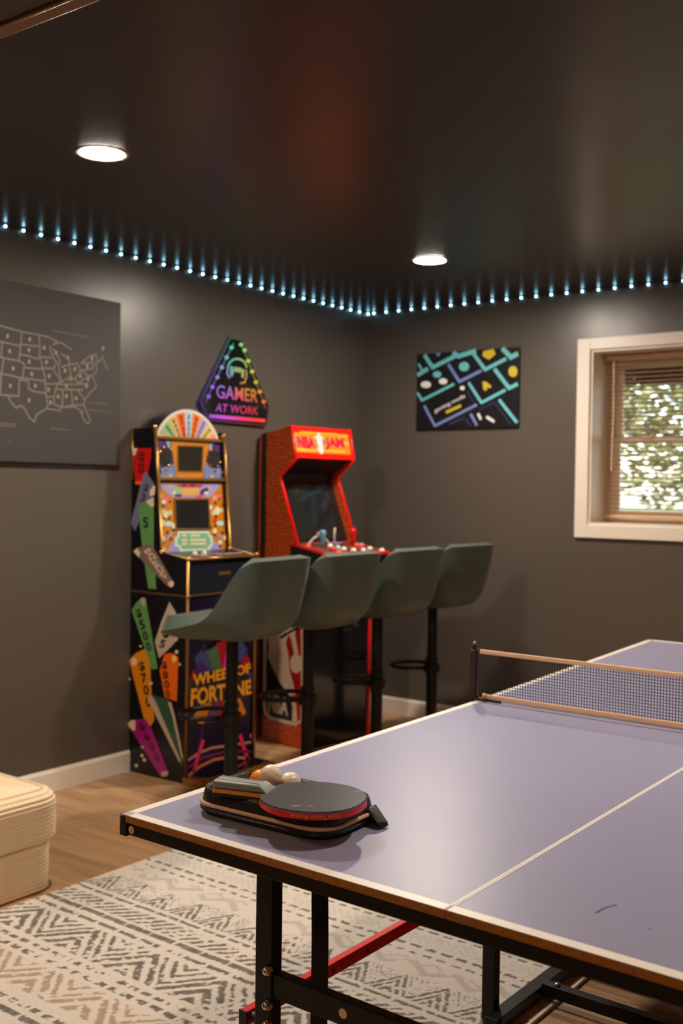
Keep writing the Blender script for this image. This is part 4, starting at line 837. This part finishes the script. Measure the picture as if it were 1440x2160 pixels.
def tb(x0, x1, y0, y1, z0, z1, name, mt=BLACK_STEEL, parent=tt, bv=0.002): return MB().box(x0, x1, y0, y1, z0, z1).build(name, mt, parent, bevel=bv)
# steel frame under each half
for v0, v1 in ((0.004, vm), (2.74 - vm, 2.736)):
    for ua, ub, va, vb in ((0.012, TW - 0.012, v0, v0 + 0.020), (0.012, TW - 0.012, v1 - 0.02, v1), (0.004, 0.024, v0 + 0.02, v1 - 0.02), (TW - 0.024, TW - 0.004, v0 + 0.02, v1 - 0.02)):
        slab(ua, ub, va, vb, -TT - 0.0255, -TT - 0.0005).build('apron', BLACK_STEEL, tt, bevel=0.002)
for u in (0, TW):
    for v in (0.006, 2.734):
        mb = MB(); mb.lathe([(0.0, -0.017), (0.013, -0.017), (0.0135, -0.002), (0.0, -0.0018)], 16, Matrix.Translation((u + (0.004 if u == 0 else -0.004), v + (0.004 if v < 1 else -0.004), zt(v))))
        mb.box(u - 0.004 if u == 0 else u - 0.014, u + 0.014 if u == 0 else u + 0.004, v - 0.006, v + 0.016, zt(v) - 0.042, zt(v) - 0.016)
        mb.build('corner_cap', BLACK_PLASTIC, tt, auto=True)
STK = mat('sticker_cream', rgb(236, 206, 160), 0.5)
MB().lathe([(0.0078, 0), (0.0078, 0.0006), (0, 0.0006)], 20, Matrix.Translation((0.026, 0.0038, zt(0) - 0.0275)) @ Matrix.Rotation(PI / 2, 4, 'X')).build('round_sticker', STK, tt)
lettering('lettering', '2', [(0.024, 0.0031, 0.7285), (0.028, 0.0031, 0.7285), (0.028, 0.0031, 0.7365), (0.024, 0.0031, 0.7365)], (0, -1, 0), mat('sticker_ink', rgb(60, 40, 30), 0.5), tt, 0.0002)
ZL = 0.010
for v_leg in (0.195, 2.545):
    for u in (0.225, TW - 0.225):
        lg = tb(u - 0.022, u + 0.022, v_leg - 0.016, v_leg + 0.016, ZL, zt(v_leg) - TT - 0.02, 'leg')
        tb(u - 0.028, u + 0.028, v_leg - 0.03, v_leg + 0.03, zt(v_leg) - TT - 0.028, zt(v_leg) - TT - 0.0005, 'hinge_bracket', parent=lg)
        if v_leg < 1:
            for z_ in (0.452, 0.382, 0.342):
                MB().lathe([(0.011, 0), (0.011, 0.006), (0.008, 0.012), (0.004, 0.016), (0, 0.017)], 12, Matrix.Translation((u + 0.016, v_leg - 0.016, z_)) @ Matrix.Rotation(PI / 2, 4, 'X')).build('bolt', CHROME if z_ > 0.36 else BRASS, lg, True)
    mb = tb(0.247, TW - 0.247, v_leg - 0.012, v_leg + 0.012, 0.395, 0.445, 'cross_beam')
    if v_leg < 1:
        MB().lathe([(0.0095, 0), (0.0095, 0.0006), (0, 0.0006)], 20, Matrix.Translation((0.425, v_leg - 0.0122, 0.420)) @ Matrix.Rotation(PI / 2, 4, 'X')).build('round_sticker', STK, mb)
for v_leg in (1.06, 1.68):
    for u in (0.250, TW - 0.250):
        tb(u - 0.019, u + 0.019, v_leg - 0.015, v_leg + 0.015, 0.012, zt(v_leg) - TT - 0.0005, 'leg')
    tb(0.27, TW - 0.27, v_leg - 0.010, v_leg + 0.010, 0.50, 0.53, 'cross_beam')
for u in (0.285, TW - 0.285):
    tb(u - 0.02, u + 0.02, 1.00, 1.74, 0.016, 0.050, 'foot_bar')
    for v in (1.02, 1.72): MB().lathe([(0.0, -0.026), (0.016, -0.026), (0.018, -0.023), (0.018, 0.023), (0.016, 0.026), (0, 0.026)], 18, Matrix.Translation((u, v, 0.0275)) @ Matrix.Rotation(PI / 2, 4, 'Y')).build('caster', BLACK_PLASTIC, tt, auto=True)
for v in (1.26, 1.48):
    cb = tb(0.305, TW - 0.305, v - 0.016, v + 0.016, 0.026, 0.060, 'cross_beam')
    MB().lathe([(0.009, 0), (0.009, 0.006), (0, 0.007)], 12, Matrix.Translation((0.345, v, 0.060))).build('bolt', CHROME, cb, True)
REDB = mat('red_steel', rgb(232, 18, 10), 0.40, spec=0.3)
for u, s in ((0.168, 1), (TW - 0.168, -1)):
    rb = MB().beam((u, 0.185, 0.330), (u, 1.075, 0.336), 0.020, 0.030).build('brace_bar', REDB, tt, bevel=0.002)
    MB().beam((u, 0.182, 0.330), (u, 0.1855, 0.330), 0.021, 0.031).build('end_cap', BLACK_PLASTIC, rb)
    for v in (0.47, 0.60): MB().lathe([(0.006, 0), (0.006, 0.0008), (0, 0.0008)], 12, Matrix.Translation((u + 0.010 * s, v, 0.331)) @ Matrix.Rotation(PI / 2 * s, 4, 'Y')).build('bolt_hole', BLACK_PLASTIC, rb)
    MB().lathe([(0.011, 0), (0.011, 0.03), (0, 0.03)], 12, Matrix.Translation((u + 0.008 * s, 0.200, 0.330)) @ Matrix.Rotation(PI / 2 * s, 4, 'Y')).build('pivot_bolt', BLACK_PLASTIC, rb, auto=True)
WEB = mat('black_webbing', (0.014, 0.011, 0.010, 1), 0.8, bump=(700, 0.5))
pts = spline([(0.222, 0.36, 0.742), (0.226, 0.355, 0.64), (0.240, 0.34, 0.54), (0.246, 0.335, 0.44), (0.246, 0.335, 0.32), (0.240, 0.34, 0.20), (0.228, 0.35, 0.12)], 24)
mb = MB()
for i in range(len(pts) - 1):
    a, c = pts[i], pts[i + 1]; w = Vector((0.0165, 0.008, 0)); t_ = Vector((0.0006, -0.001, 0))
    mb.hexa([a - w - t_, a + w - t_, a + w + t_, a - w + t_], [c - w - t_, c + w - t_, c + w + t_, c - w + t_])
mb.build('strap', WEB, tt)
# scuff marks on the near right playing surface
TI = inv(tt)
nearR = [o for o in tt.children if o.name.startswith('tabletop')][2]
for P, w in (([(1256, 1921), (1274, 1911), (1299, 1905)], 0.004), ([(1366, 1953), (1374, 1955)], 0.002)):
    mb = MB(); ribbon(mb, [Vector((p.x, p.y, zt(p.y) + 0.0003)) for p in [TI @ hitp(a, (0, 0, 0.766), (0, 0, 1)) for a in P]], w, (0, 0, 1), 0.0002)
    mb.build('scuff', mat('scuff_violet', rgb(96, 84, 132), 0.5), nearR)

# ---- net
nv = 1.400
nt_ = empty('table_net', (TX - math.sin(TA) * nv, TY + math.cos(TA) * nv, 0), TA); tag(nt_, 'black mesh table tennis net with cream bands clamped to the table', 'net')
nz0, nz1 = zt(1.37) + 0.004, zt(1.37) + 0.154
BAND = mat('net_band', rgb(240, 196, 152), 0.6, bump=(300, 0.2)); NETM = mat('net_cord', (0.010, 0.009, 0.009, 1), 0.7)
mb = MB(); step = 0.0085; r_ = 0.00075; zA, zB = nz0 + 0.012, nz1 - 0.010
n_ = int(1.53 / step)
for i in range(n_):
    u = 0.004 + i * step; mb.box(u - r_, u + r_, -r_, r_, zA, zB)
k = 0
while zA + k * step < zB:
    z = zA + k * step; mb.box(0.004, 1.53, -r_ * 0.9, r_ * 0.9, z - r_ * 0.9, z + r_ * 0.9); k += 1
ms = mb.build('mesh', NETM, nt_); ms['kind'] = 'stuff'
MB().box(0.002, 1.532, -0.0035, 0.0035, nz1 - 0.013, nz1).build('top_band', BAND, nt_, bevel=0.002)
MB().box(0.012, 1.515, -0.0030, 0.0030, nz0 + 0.002, nz0 + 0.016).build('bottom_band', BAND, nt_, bevel=0.002)
NPOST = mat('net_post', rgb(52, 34, 26), 0.5)
for sg, u in ((1, -0.018), (-1, 1.543)):
    po = MB().box(u - 0.010, u + 0.010, -0.009, 0.009, nz0 - 0.004, nz1 - 0.002).build('post', NPOST, nt_, bevel=0.003)
    MB().box(u + sg * 0.010 - 0.004, u + sg * 0.010 + 0.004, -0.006, 0.006, nz0, nz1).build('net_sleeve', BLACK_PLASTIC, po)
    MB().tube([(u, 0, nz1 - 0.002), (u, 0, nz1 + 0.018)], 0.0065, 10).build('post_pin', mat('pin_navy', rgb(24, 22, 34), 0.3), po, True)
    MB().sphere((u, 0, nz1 + 0.020), 0.0055, 10, 6).build('pin_tip', CHROME, po, True)
    cl = MB(); cl.box(min(u, u + sg * 0.055), max(u, u + sg * 0.055), -0.020, 0.014, nz0 - 0.003, nz0 + 0.003); cl.box(min(u + sg * 0.05, u + sg * 0.10), max(u + sg * 0.05, u + sg * 0.10), -0.014, -0.006, nz0 - 0.003, nz0 + 0.003)
    cl.box(min(u, u + sg * 0.012), max(u, u + sg * 0.012), -0.014, 0.014, nz0 - 0.075, nz0)
    cl.box(min(u, u + sg * 0.05), max(u, u + sg * 0.05), -0.014, 0.014, nz0 - 0.075, nz0 - 0.068)
    c2 = cl.build('clamp', BLACK_STEEL, po, bevel=0.0015)
    MB().tube([(u + sg * 0.035, 0.0, nz0 - 0.100), (u + sg * 0.035, 0.0, nz0 - 0.0645)], 0.006, 10).build('clamp_screw', BLACK_STEEL, po, True)
    MB().sphere((u + sg * 0.040, -0.006, nz0 + 0.014), 0.006, 8, 6).build('cord_knot', BAND, po, True)

# ================================================================== PADDLE CASE, PADDLE, BALLS
CA = math.radians(2.5)
def TP(u, v, z): return Vector((TX + math.cos(TA) * u - math.sin(TA) * v, TY + math.sin(TA) * u + math.cos(TA) * v, z))
ZS = zt(0.22) + 0.0008
case = empty('paddle_case', TP(0.262, 0.200, ZS), TA + CA); tag(case, 'open black zip paddle case with cream piping lying on the table corner', 'case')
CAN = mat('case_fabric', (0.014, 0.012, 0.011, 1), 0.38, bump=(160, 0.5)); PIP = mat('case_piping', rgb(236, 196, 156), 0.45)
def rr(L, Wd, r, z, k=8):
    out = []
    for cx, cy_, a in ((L / 2 - r, Wd / 2 - r, 0), (-L / 2 + r, Wd / 2 - r, PI / 2), (-L / 2 + r, -Wd / 2 + r, PI), (L / 2 - r, -Wd / 2 + r, 1.5 * PI)):
        for i in range(k + 1): t = a + PI / 2 * i / k; out.append((cx + r * math.cos(t), cy_ + r * math.sin(t), z))
    return out
CLn, CWd = 0.340, 0.200
outer = [(0.000, -0.012), (0.003, -0.004), (0.010, 0.000), (0.018, -0.003), (0.021, -0.004), (0.024, -0.004), (0.034, -0.006), (0.044, -0.009), (0.047, -0.011), (0.0475, -0.015), (0.046, -0.018), (0.022, -0.020), (0.0165, -0.024)]
loops = [rr(CLn + 2 * d, CWd + 2 * d, 0.055 + d, z) for z, d in outer]
MB().rings(loops).build('case_shell', CAN, case, True)
MB().tube(rr(CLn - 0.004, CWd - 0.004, 0.053, 0.0205, 10), 0.0042, 8, True).build('piping', PIP, case, True)
MB().tube(rr(CLn - 0.004, CWd - 0.004, 0.053, 0.0090, 10), 0.0028, 8, True).build('zipper', mat('zipper_tape', (0.02, 0.014, 0.010, 1), 0.3), case, True)
MB().tube(rr(CLn - 0.024, CWd - 0.024, 0.044, 0.0470, 10), 0.0022, 6, True).build('rim_binding', mat('rim_bind', (0.02, 0.018, 0.016, 1), 0.3), case, True)
MB().hexa([(0.162, 0.045, 0.006), (0.204, 0.030, 0.002), (0.208, 0.060, 0.002), (0.164, 0.076, 0.010)], [(0.162, 0.045, 0.032), (0.198, 0.032, 0.014), (0.204, 0.058, 0.010), (0.164, 0.076, 0.036)]).build('pull_tab', CAN, case, bevel=0.004)
MB().rings([rr(0.11, 0.05, 0.02, 0.0168), rr(0.105, 0.045, 0.018, 0.0210)]).build('inner_pocket', mat('pocket', (0.03, 0.03, 0.03, 1), 0.5), case, True).location = (-0.05, -0.055, 0)

pd = empty('table_tennis_paddle', TP(0.364, 0.158, ZS + 0.0500), TA + math.radians(14.5)); pd.rotation_mode = 'XYZ'; pd.rotation_euler = (math.radians(2.0), math.radians(-0.5), TA + math.radians(14.5))
tag(pd, 'black rubber paddle with red edge tape resting in the open case', 'paddle')
def blade(z, s=1.0):
    out = []
    for i in range(56):
        t = 2 * PI * i / 56; a, c = 0.104 * s, 0.091 * s
        x = a * math.copysign(abs(math.cos(t)) ** 0.94, math.cos(t)); y_ = c * math.copysign(abs(math.sin(t)) ** 0.90, math.sin(t))
        out.append((x, y_ * (1.0 if x > 0 else 1 - 0.10 * (x / a) ** 2), z))
    return out
MB().rings([blade(0.0035, 0.985), blade(0.0115, 0.985)]).build('blade', mat('plywood', rgb(206, 150, 70), 0.5), pd, auto=True)
MB().rings([blade(0.0, 0.985), blade(0.0036, 0.985)]).build('red_rubber', mat('red_rubber', rgb(170, 16, 14), 0.5), pd, auto=True)
tape = MB().rings([blade(0.001, 0.999), blade(0.0118, 0.999)], False, False).build('edge_tape', mat('edge_tape', rgb(232, 28, 26), 0.35), pd, True)
sp2 = MB().rings([blade(0.0115, 0.990), blade(0.0145, 0.990)]).build('sponge', mat('sponge_lilac', rgb(150, 130, 190), 0.6), pd, auto=True)
RUB = mat('black_rubber', (0.009, 0.010, 0.011, 1), 0.40, bump=(60, 0.15), var=(9, 0.35))
rub = MB().rings([blade(0.0145, 0.990), blade(0.0160, 0.985)]).build('rubber', RUB, pd, auto=True)
for a, c, w in (((0.062, 0.050), (0.078, 0.066), 0.0018), ((-0.012, -0.070), (0.004, -0.060), 0.003), ((0.018, -0.058), (0.026, -0.053), 0.002)):
    mb = MB(); ribbon(mb, [(a[0], a[1], 0.0161), (c[0], c[1], 0.0161)], w, (0, 0, 1), 0.0002); mb.build('scratch', mat('scratch_grey', rgb(170, 166, 158), 0.6), rub)
# lettering round the tape, printed upside down as it lies
TPY = mat('tape_yellow', rgb(244, 170, 40), 0.4)
def tape_word(word, t0, t1):
    vs, fs, _ = text_mesh(word, 0.01); L = blade(0.0, 1.004); N_ = len(L); out = []
    for s, t in vs:
        ang = (t0 + (t1 - t0) * (1 - s)) / (2 * PI) * N_; i = int(math.floor(ang)) % N_; f = ang - math.floor(ang)
        p = Vector(L[i]).lerp(Vector(L[(i + 1) % N_]), f); out.append((p.x, p.y, 0.0102 - 0.0075 * t))
    MB().add(out, fs).build('lettering', TPY, tape)
tape_word('Table Tennis Racket', math.radians(186), math.radians(243)); tape_word('Table Tennis Racket', math.radians(268), math.radians(322))
# handle
hp = lambda x, hw_, h0, h1: [(x, hw_ * math.cos(t) , (h0 + h1) / 2 + (h1 - h0) / 2 * math.sin(t)) for t in [2 * PI * i / 20 for i in range(20)]]
def sq(x, hw_, z0, z1, k=0.5):
    out = []
    for i in range(24):
        t = 2 * PI * i / 24; c, s_ = math.cos(t), math.sin(t)
        out.append((x, -hw_ * math.copysign(abs(c) ** k, c), (z0 + z1) / 2 + (z1 - z0) / 2 * math.copysign(abs(s_) ** k, s_)))
    return out
GRY, AMB = mat('handle_grey', rgb(136, 144, 142), 0.5), mat('handle_amber', rgb(226, 150, 40), 0.5)
hx = [(-0.208, 0.0195), (-0.205, 0.0220), (-0.17, 0.0205), (-0.13, 0.0190), (-0.105, 0.0195)]
hd = MB().rings([sq(x, w, 0.0130, 0.0290 if x > -0.206 else 0.0265) for x, w in hx] + [sq(-0.088, 0.022, 0.0130, 0.0165)]).build('handle', GRY, pd, auto=True)
MB().rings([sq(x, w * 1.01, 0.0035, 0.0125, 0.35) for x, w in hx] + [sq(-0.085, 0.020, 0.0040, 0.0120, 0.35)]).build('handle_stripe', AMB, hd, auto=True)
MB().rings([sq(x, w, -0.0022, 0.0037) for x, w in hx] + [sq(-0.088, 0.022, -0.002, 0.0037)]).build('handle_scale', mat('handle_black', (0.012, 0.012, 0.012, 1), 0.5), hd, auto=True)
for yy in (-0.0095, 0.0095):
    mb = MB(); mb.tube([(-0.203, yy, 0.0283), (-0.15, yy * 0.95, 0.0285), (-0.108, yy, 0.0284)], 0.0016, 6); mb.build('handle_ridge', mat('handle_teal', rgb(140, 154, 154), 0.5), hd, True)
# balls
BR = 0.0238
BW, BO = mat('ball_white', rgb(250, 238, 222), 0.35), mat('ball_orange', rgb(246, 150, 20), 0.35)
for nm, (u, v, z), mt, lb in (('ball', (0.2000, 0.2240, ZS + 0.0610), BW, 'white table tennis ball on top, in front of the other two'), ('ball', (0.1575, 0.2390, ZS + 0.0168 + BR), BO, 'orange table tennis ball behind the paddle handle'), ('ball', (0.2185, 0.2620, ZS + 0.0168 + BR), BW, 'white table tennis ball with a printed mark, half behind the paddle')):
    o = MB().sphere((0, 0, 0), BR, 28, 16).build('table_tennis_ball', mt, None, True); o.location = TP(u, v, z)
    tag(o, lb, 'ball', 'table tennis balls in the case')
    if 'mark' in lb or 'front' in lb:
        # small printed ring and strokes on the side towards the viewer
        d = (CAM - o.location).normalized(); d = (Matrix.Rotation(math.radians(35 if 'mark' in lb else 58), 3, 'Z') @ d + Vector((0, 0, 0.42))).normalized()
        q = d.to_track_quat('Z', 'Y').to_matrix(); mb = MB()
        def onb(x, y_): return (q @ Vector((x, y_, math.sqrt(max(1e-9, (BR * 1.003) ** 2 - x * x - y_ * y_)))))
        for a0_, a1_ in ((-0.4, 2.0), (2.6, 5.2)): mb.tube([onb(0.0105 * math.cos(t), 0.0105 * math.sin(t)) for t in [a0_ + (a1_ - a0_) * i / 10 for i in range(11)]], 0.00035, 5)
        for x_ in (-0.005, -0.002, 0.001, 0.004) if 'mark' in lb else (): mb.tube([onb(x_, -0.003), onb(x_ + 0.001, 0.001), onb(x_, 0.003)], 0.00045, 5)
        mb.build('printed_mark', mat('ball_ink', rgb(176, 148, 126), 0.6), o)

# ================================================================== RUG
RA = math.radians(-0.8)
rug = empty('area_rug', (0.995, -4.70, 0.0005), RA); tag(rug, 'cream and grey tribal pattern area rug under the table', 'rug')
RWd, RLn, st_ = 1.715, 2.24, 0.0043
nx, ny = int(RWd / st_) + 1, int(RLn / st_) + 1
rng = np.random.default_rng(3)
xs = np.linspace(0, RWd, nx); ys = np.linspace(0, RLn, ny); X, Y = np.meshgrid(xs, ys)
def vnoise(sc_):
    gx, gy = int(RWd / sc_) + 3, int(RLn / sc_) + 3; G = rng.random((gy, gx)); fx, fy = X / sc_, Y / sc_; ix, iy = fx.astype(int), fy.astype(int); tx, ty = fx - ix, fy - iy
    tx = tx * tx * (3 - 2 * tx); ty = ty * ty * (3 - 2 * ty)
    return (G[iy, ix] * (1 - tx) + G[iy, ix + 1] * tx) * (1 - ty) + (G[iy + 1, ix] * (1 - tx) + G[iy + 1, ix + 1] * tx) * ty
N1, N2, N3 = vnoise(0.012), vnoise(0.05), vnoise(0.22)
dist = 0.55 * N1 + 0.3 * N2 + 0.15 * N3
xx = X + (vnoise(0.03) - 0.5) * 0.006 + (vnoise(0.008) - 0.5) * 0.006
Yw = 4.70 - Y                                  # distance of each point from the window wall
Yw = np.where(Yw > 3.93, 7.86 - Yw, Yw); Yw = np.where(Yw < 2.55, 5.10 - Yw, Yw)
yv = Yw + (vnoise(0.03) - 0.5) * 0.005 + (vnoise(0.008) - 0.5) * 0.005
fr1 = lambda a: a - np.floor(a)
tri = lambda a: np.abs(fr1(a) * 2 - 1)
dark = np.zeros_like(X); br = np.zeros_like(X); lt = np.zeros_like(X)
def dash(c, w, per, duty, ph=0.0, thr=0.70):
    return (np.abs(yv - c) < w / 2) & (fr1(xx / per + ph) < duty) & (dist < thr)
dark[dash(2.718, 0.013, 0.052, 0.62)] = 1
dark[dash(2.832, 0.016, 0.055, 0.70, 0.2)] = 1; dark[dash(2.878, 0.011, 0.050, 0.60, 0.5)] = 1
lat = ((fr1((xx + yv) / 0.030) < 0.22) | (fr1((xx - yv) / 0.030) < 0.22)) & (((yv > 2.74) & (yv < 2.81)) | ((yv > 2.60) & (yv < 2.70))); lt[lat & (dist < 0.62)] = 0.45
zz = np.abs(yv - (2.955 + 0.028 * (tri(xx / 0.15) * 2 - 1))) < 0.015; lt[zz & (N2 > 0.32)] = 0.55
lt[(np.abs(yv - (2.93 + 0.02 * (tri(xx / 0.11 + 0.3) * 2 - 1))) < 0.007) & (N2 > 0.5)] = 0.5
h3 = (yv - 3.008) / 0.128; a3 = tri(xx / 0.138); i3 = (h3 > 0.0) & (h3 < 1)
dark[i3 & (a3 < h3) & (fr1((h3 - a3) * 2.9 + 0.02) < 0.55) & (dist < 0.68)] = 1
dark[i3 & (a3 >= h3) & (fr1((a3 - h3) * 4.2 + 0.3) < 0.30) & (dist < 0.52)] = 0.8
dark[dash(3.162, 0.014, 0.105, 0.88, 0.0, 0.74)] = 1
sl_ = (yv > 3.193) & (yv < 3.262) & (fr1((xx + 0.95 * (yv - 3.19)) / 0.040) < 0.52); dark[sl_ & (dist < 0.66)] = 1
dark[dash(3.289, 0.024, 0.112, 0.93, 0.3, 0.95)] = 1
dark[dash(3.338, 0.018, 0.098, 0.85, 0.6, 0.66)] = 1
def bigzz(y0, y1, per, n_, thr, ph):
    h2 = (yv - y0) / (y1 - y0); a2 = tri(xx / per + ph); i2 = (h2 > 0.02) & (h2 < 0.98)
    A = i2 & (a2 < h2) & (fr1((h2 - a2) * n_ + 0.05) < 0.54); B = i2 & (a2 >= h2) & (fr1((a2 - h2) * n_ * 1.25 + 0.62) < 0.42)
    return (A | B) & (dist < thr)
dark[bigzz(3.368, 3.535, 0.275, 2.55, 0.66, 0.12)] = 1
dark[dash(3.567, 0.019, 0.050, 0.66, 0.1, 0.62)] = 1; dark[dash(3.611, 0.022, 0.056, 0.70, 0.4, 0.60)] = 1
br[bigzz(3.638, 3.772, 0.24, 2.0, 0.66, 0.4)] = 1
dark[dash(3.822, 0.018, 0.050, 0.66, 0.2, 0.62)] = 1; dark[dash(3.866, 0.022, 0.11, 0.92, 0.1, 0.8)] = 1
base = np.array([lin(206), lin(200), lin(190)]); dk3 = np.array([lin(108), lin(102), lin(96)]); br3 = np.array([lin(168), lin(146), lin(122)]); lt3 = np.array([lin(160), lin(152), lin(140)])
Cc = np.ones((ny, nx, 4)); pile = 0.94 + 0.12 * rng.random((ny, nx, 1))
c3 = base[None, None, :] * np.ones((ny, nx, 3))
for msk, col3 in ((lt, lt3), (br, br3), (dark, dk3)):
    f = np.clip(msk * (1.06 - 0.25 * N1), 0, 1)[..., None]; c3 = c3 * (1 - f) + col3 * f
Cc[..., :3] = c3 * pile
vz = np.full((ny, nx), 0.0085) + 0.0008 * rng.random((ny, nx))
ed = np.minimum.reduce([X, RWd - X, Y, RLn - Y]); vz = np.where(ed < 0.003, 0.0, vz)
co = np.stack([X, Y, vz], -1).reshape(-1, 3)
idx = np.arange(nx * ny).reshape(ny, nx); qd = np.stack([idx[:-1, :-1], idx[:-1, 1:], idx[1:, 1:], idx[1:, :-1]], -1).reshape(-1, 4)
me = bpy.data.meshes.new('rug_pile'); me.vertices.add(len(co)); me.vertices.foreach_set('co', co.ravel())
me.loops.add(qd.size); me.loops.foreach_set('vertex_index', qd.ravel().astype(np.int32)); me.polygons.add(len(qd)); me.polygons.foreach_set('loop_start', np.arange(0, qd.size, 4, dtype=np.int32)); me.polygons.foreach_set('loop_total', np.full(len(qd), 4, dtype=np.int32))
me.update(); me.validate()
ca = me.color_attributes.new('weave', 'FLOAT_COLOR', 'POINT'); ca.data.foreach_set('color', Cc.reshape(-1).astype(np.float32))
RUGM = bpy.data.materials.new('woven_rug'); RUGM.use_nodes = True; nt = RUGM.node_tree; b = nt.nodes['Principled BSDF']; b.inputs['Roughness'].default_value = 0.95; b.inputs['Specular IOR Level'].default_value = 0.1
at = nt.nodes.new('ShaderNodeAttribute'); at.attribute_name = 'weave'; nt.links.new(at.outputs['Color'], b.inputs['Base Color']); me.materials.append(RUGM)
link('rug_pile', me, rug)
MB().tube([(RWd + 0.004, 0.0, 0.006), (RWd + 0.004, RLn, 0.006)], 0.0055, 8).build('rug_binding', mat('binding_cream', rgb(236, 218, 194), 0.7), rug, True)

# ================================================================== CORDUROY SOFA MODULE
CORD = mat('cream_corduroy', rgb(236, 212, 176), 0.85, bump=(500, 0.3), sheen=0.3)
so = empty('corduroy_sofa', (0.504, -4.05, 0)); tag(so, 'low cream corduroy sofa block at the left edge', 'sofa')
def rr2(L, Wd, r, z, k=10, n=0):
    base_ = rr(L, Wd, r, z, k); return base_
def block(name, z0, z1, L, Wd, r, rad, top):
    loops = []; wl = 0.0135; nn_ = int((z1 - z0) / wl) * 4
    for i in range(nn_ + 1):
        t = i / nn_; z = z0 + (z1 - z0) * t
        ins = 0.0
        if z1 - z < rad: ins = rad - math.sqrt(max(0, rad * rad - (rad - (z1 - z)) ** 2))
        if z - z0 < rad * 0.6: ins = max(ins, rad * 0.6 - math.sqrt(max(0, (rad * 0.6) ** 2 - (rad * 0.6 - (z - z0)) ** 2)))
        ins += 0.0040 * math.cos(2 * PI * i / 4)
        loops.append(rr(L - 2 * ins, Wd - 2 * ins, max(0.01, r - ins), z, 10))
    if top:
        for i in range(1, 34 * 4):
            ins = rad + i * wl / 4
            zz_ = z1 + 0.0024 * math.cos(2 * PI * i / 4) - 0.0024 + min(0.012, ins * 0.05)
            loops.append(rr(max(0.04, L - 2 * ins), max(0.04, Wd - 2 * ins), max(0.03, r - ins * 1.4), zz_, 10))
            if Wd - 2 * ins < 0.12 or L - 2 * ins < 0.12: break
    return MB().rings(loops).build(name, CORD, so, True)
block('base', 0.0, 0.172, 0.930, 1.700, 0.09, 0.02, False)
block('seat_cushion', 0.170, 0.350, 0.972, 1.745, 0.11, 0.05, True)
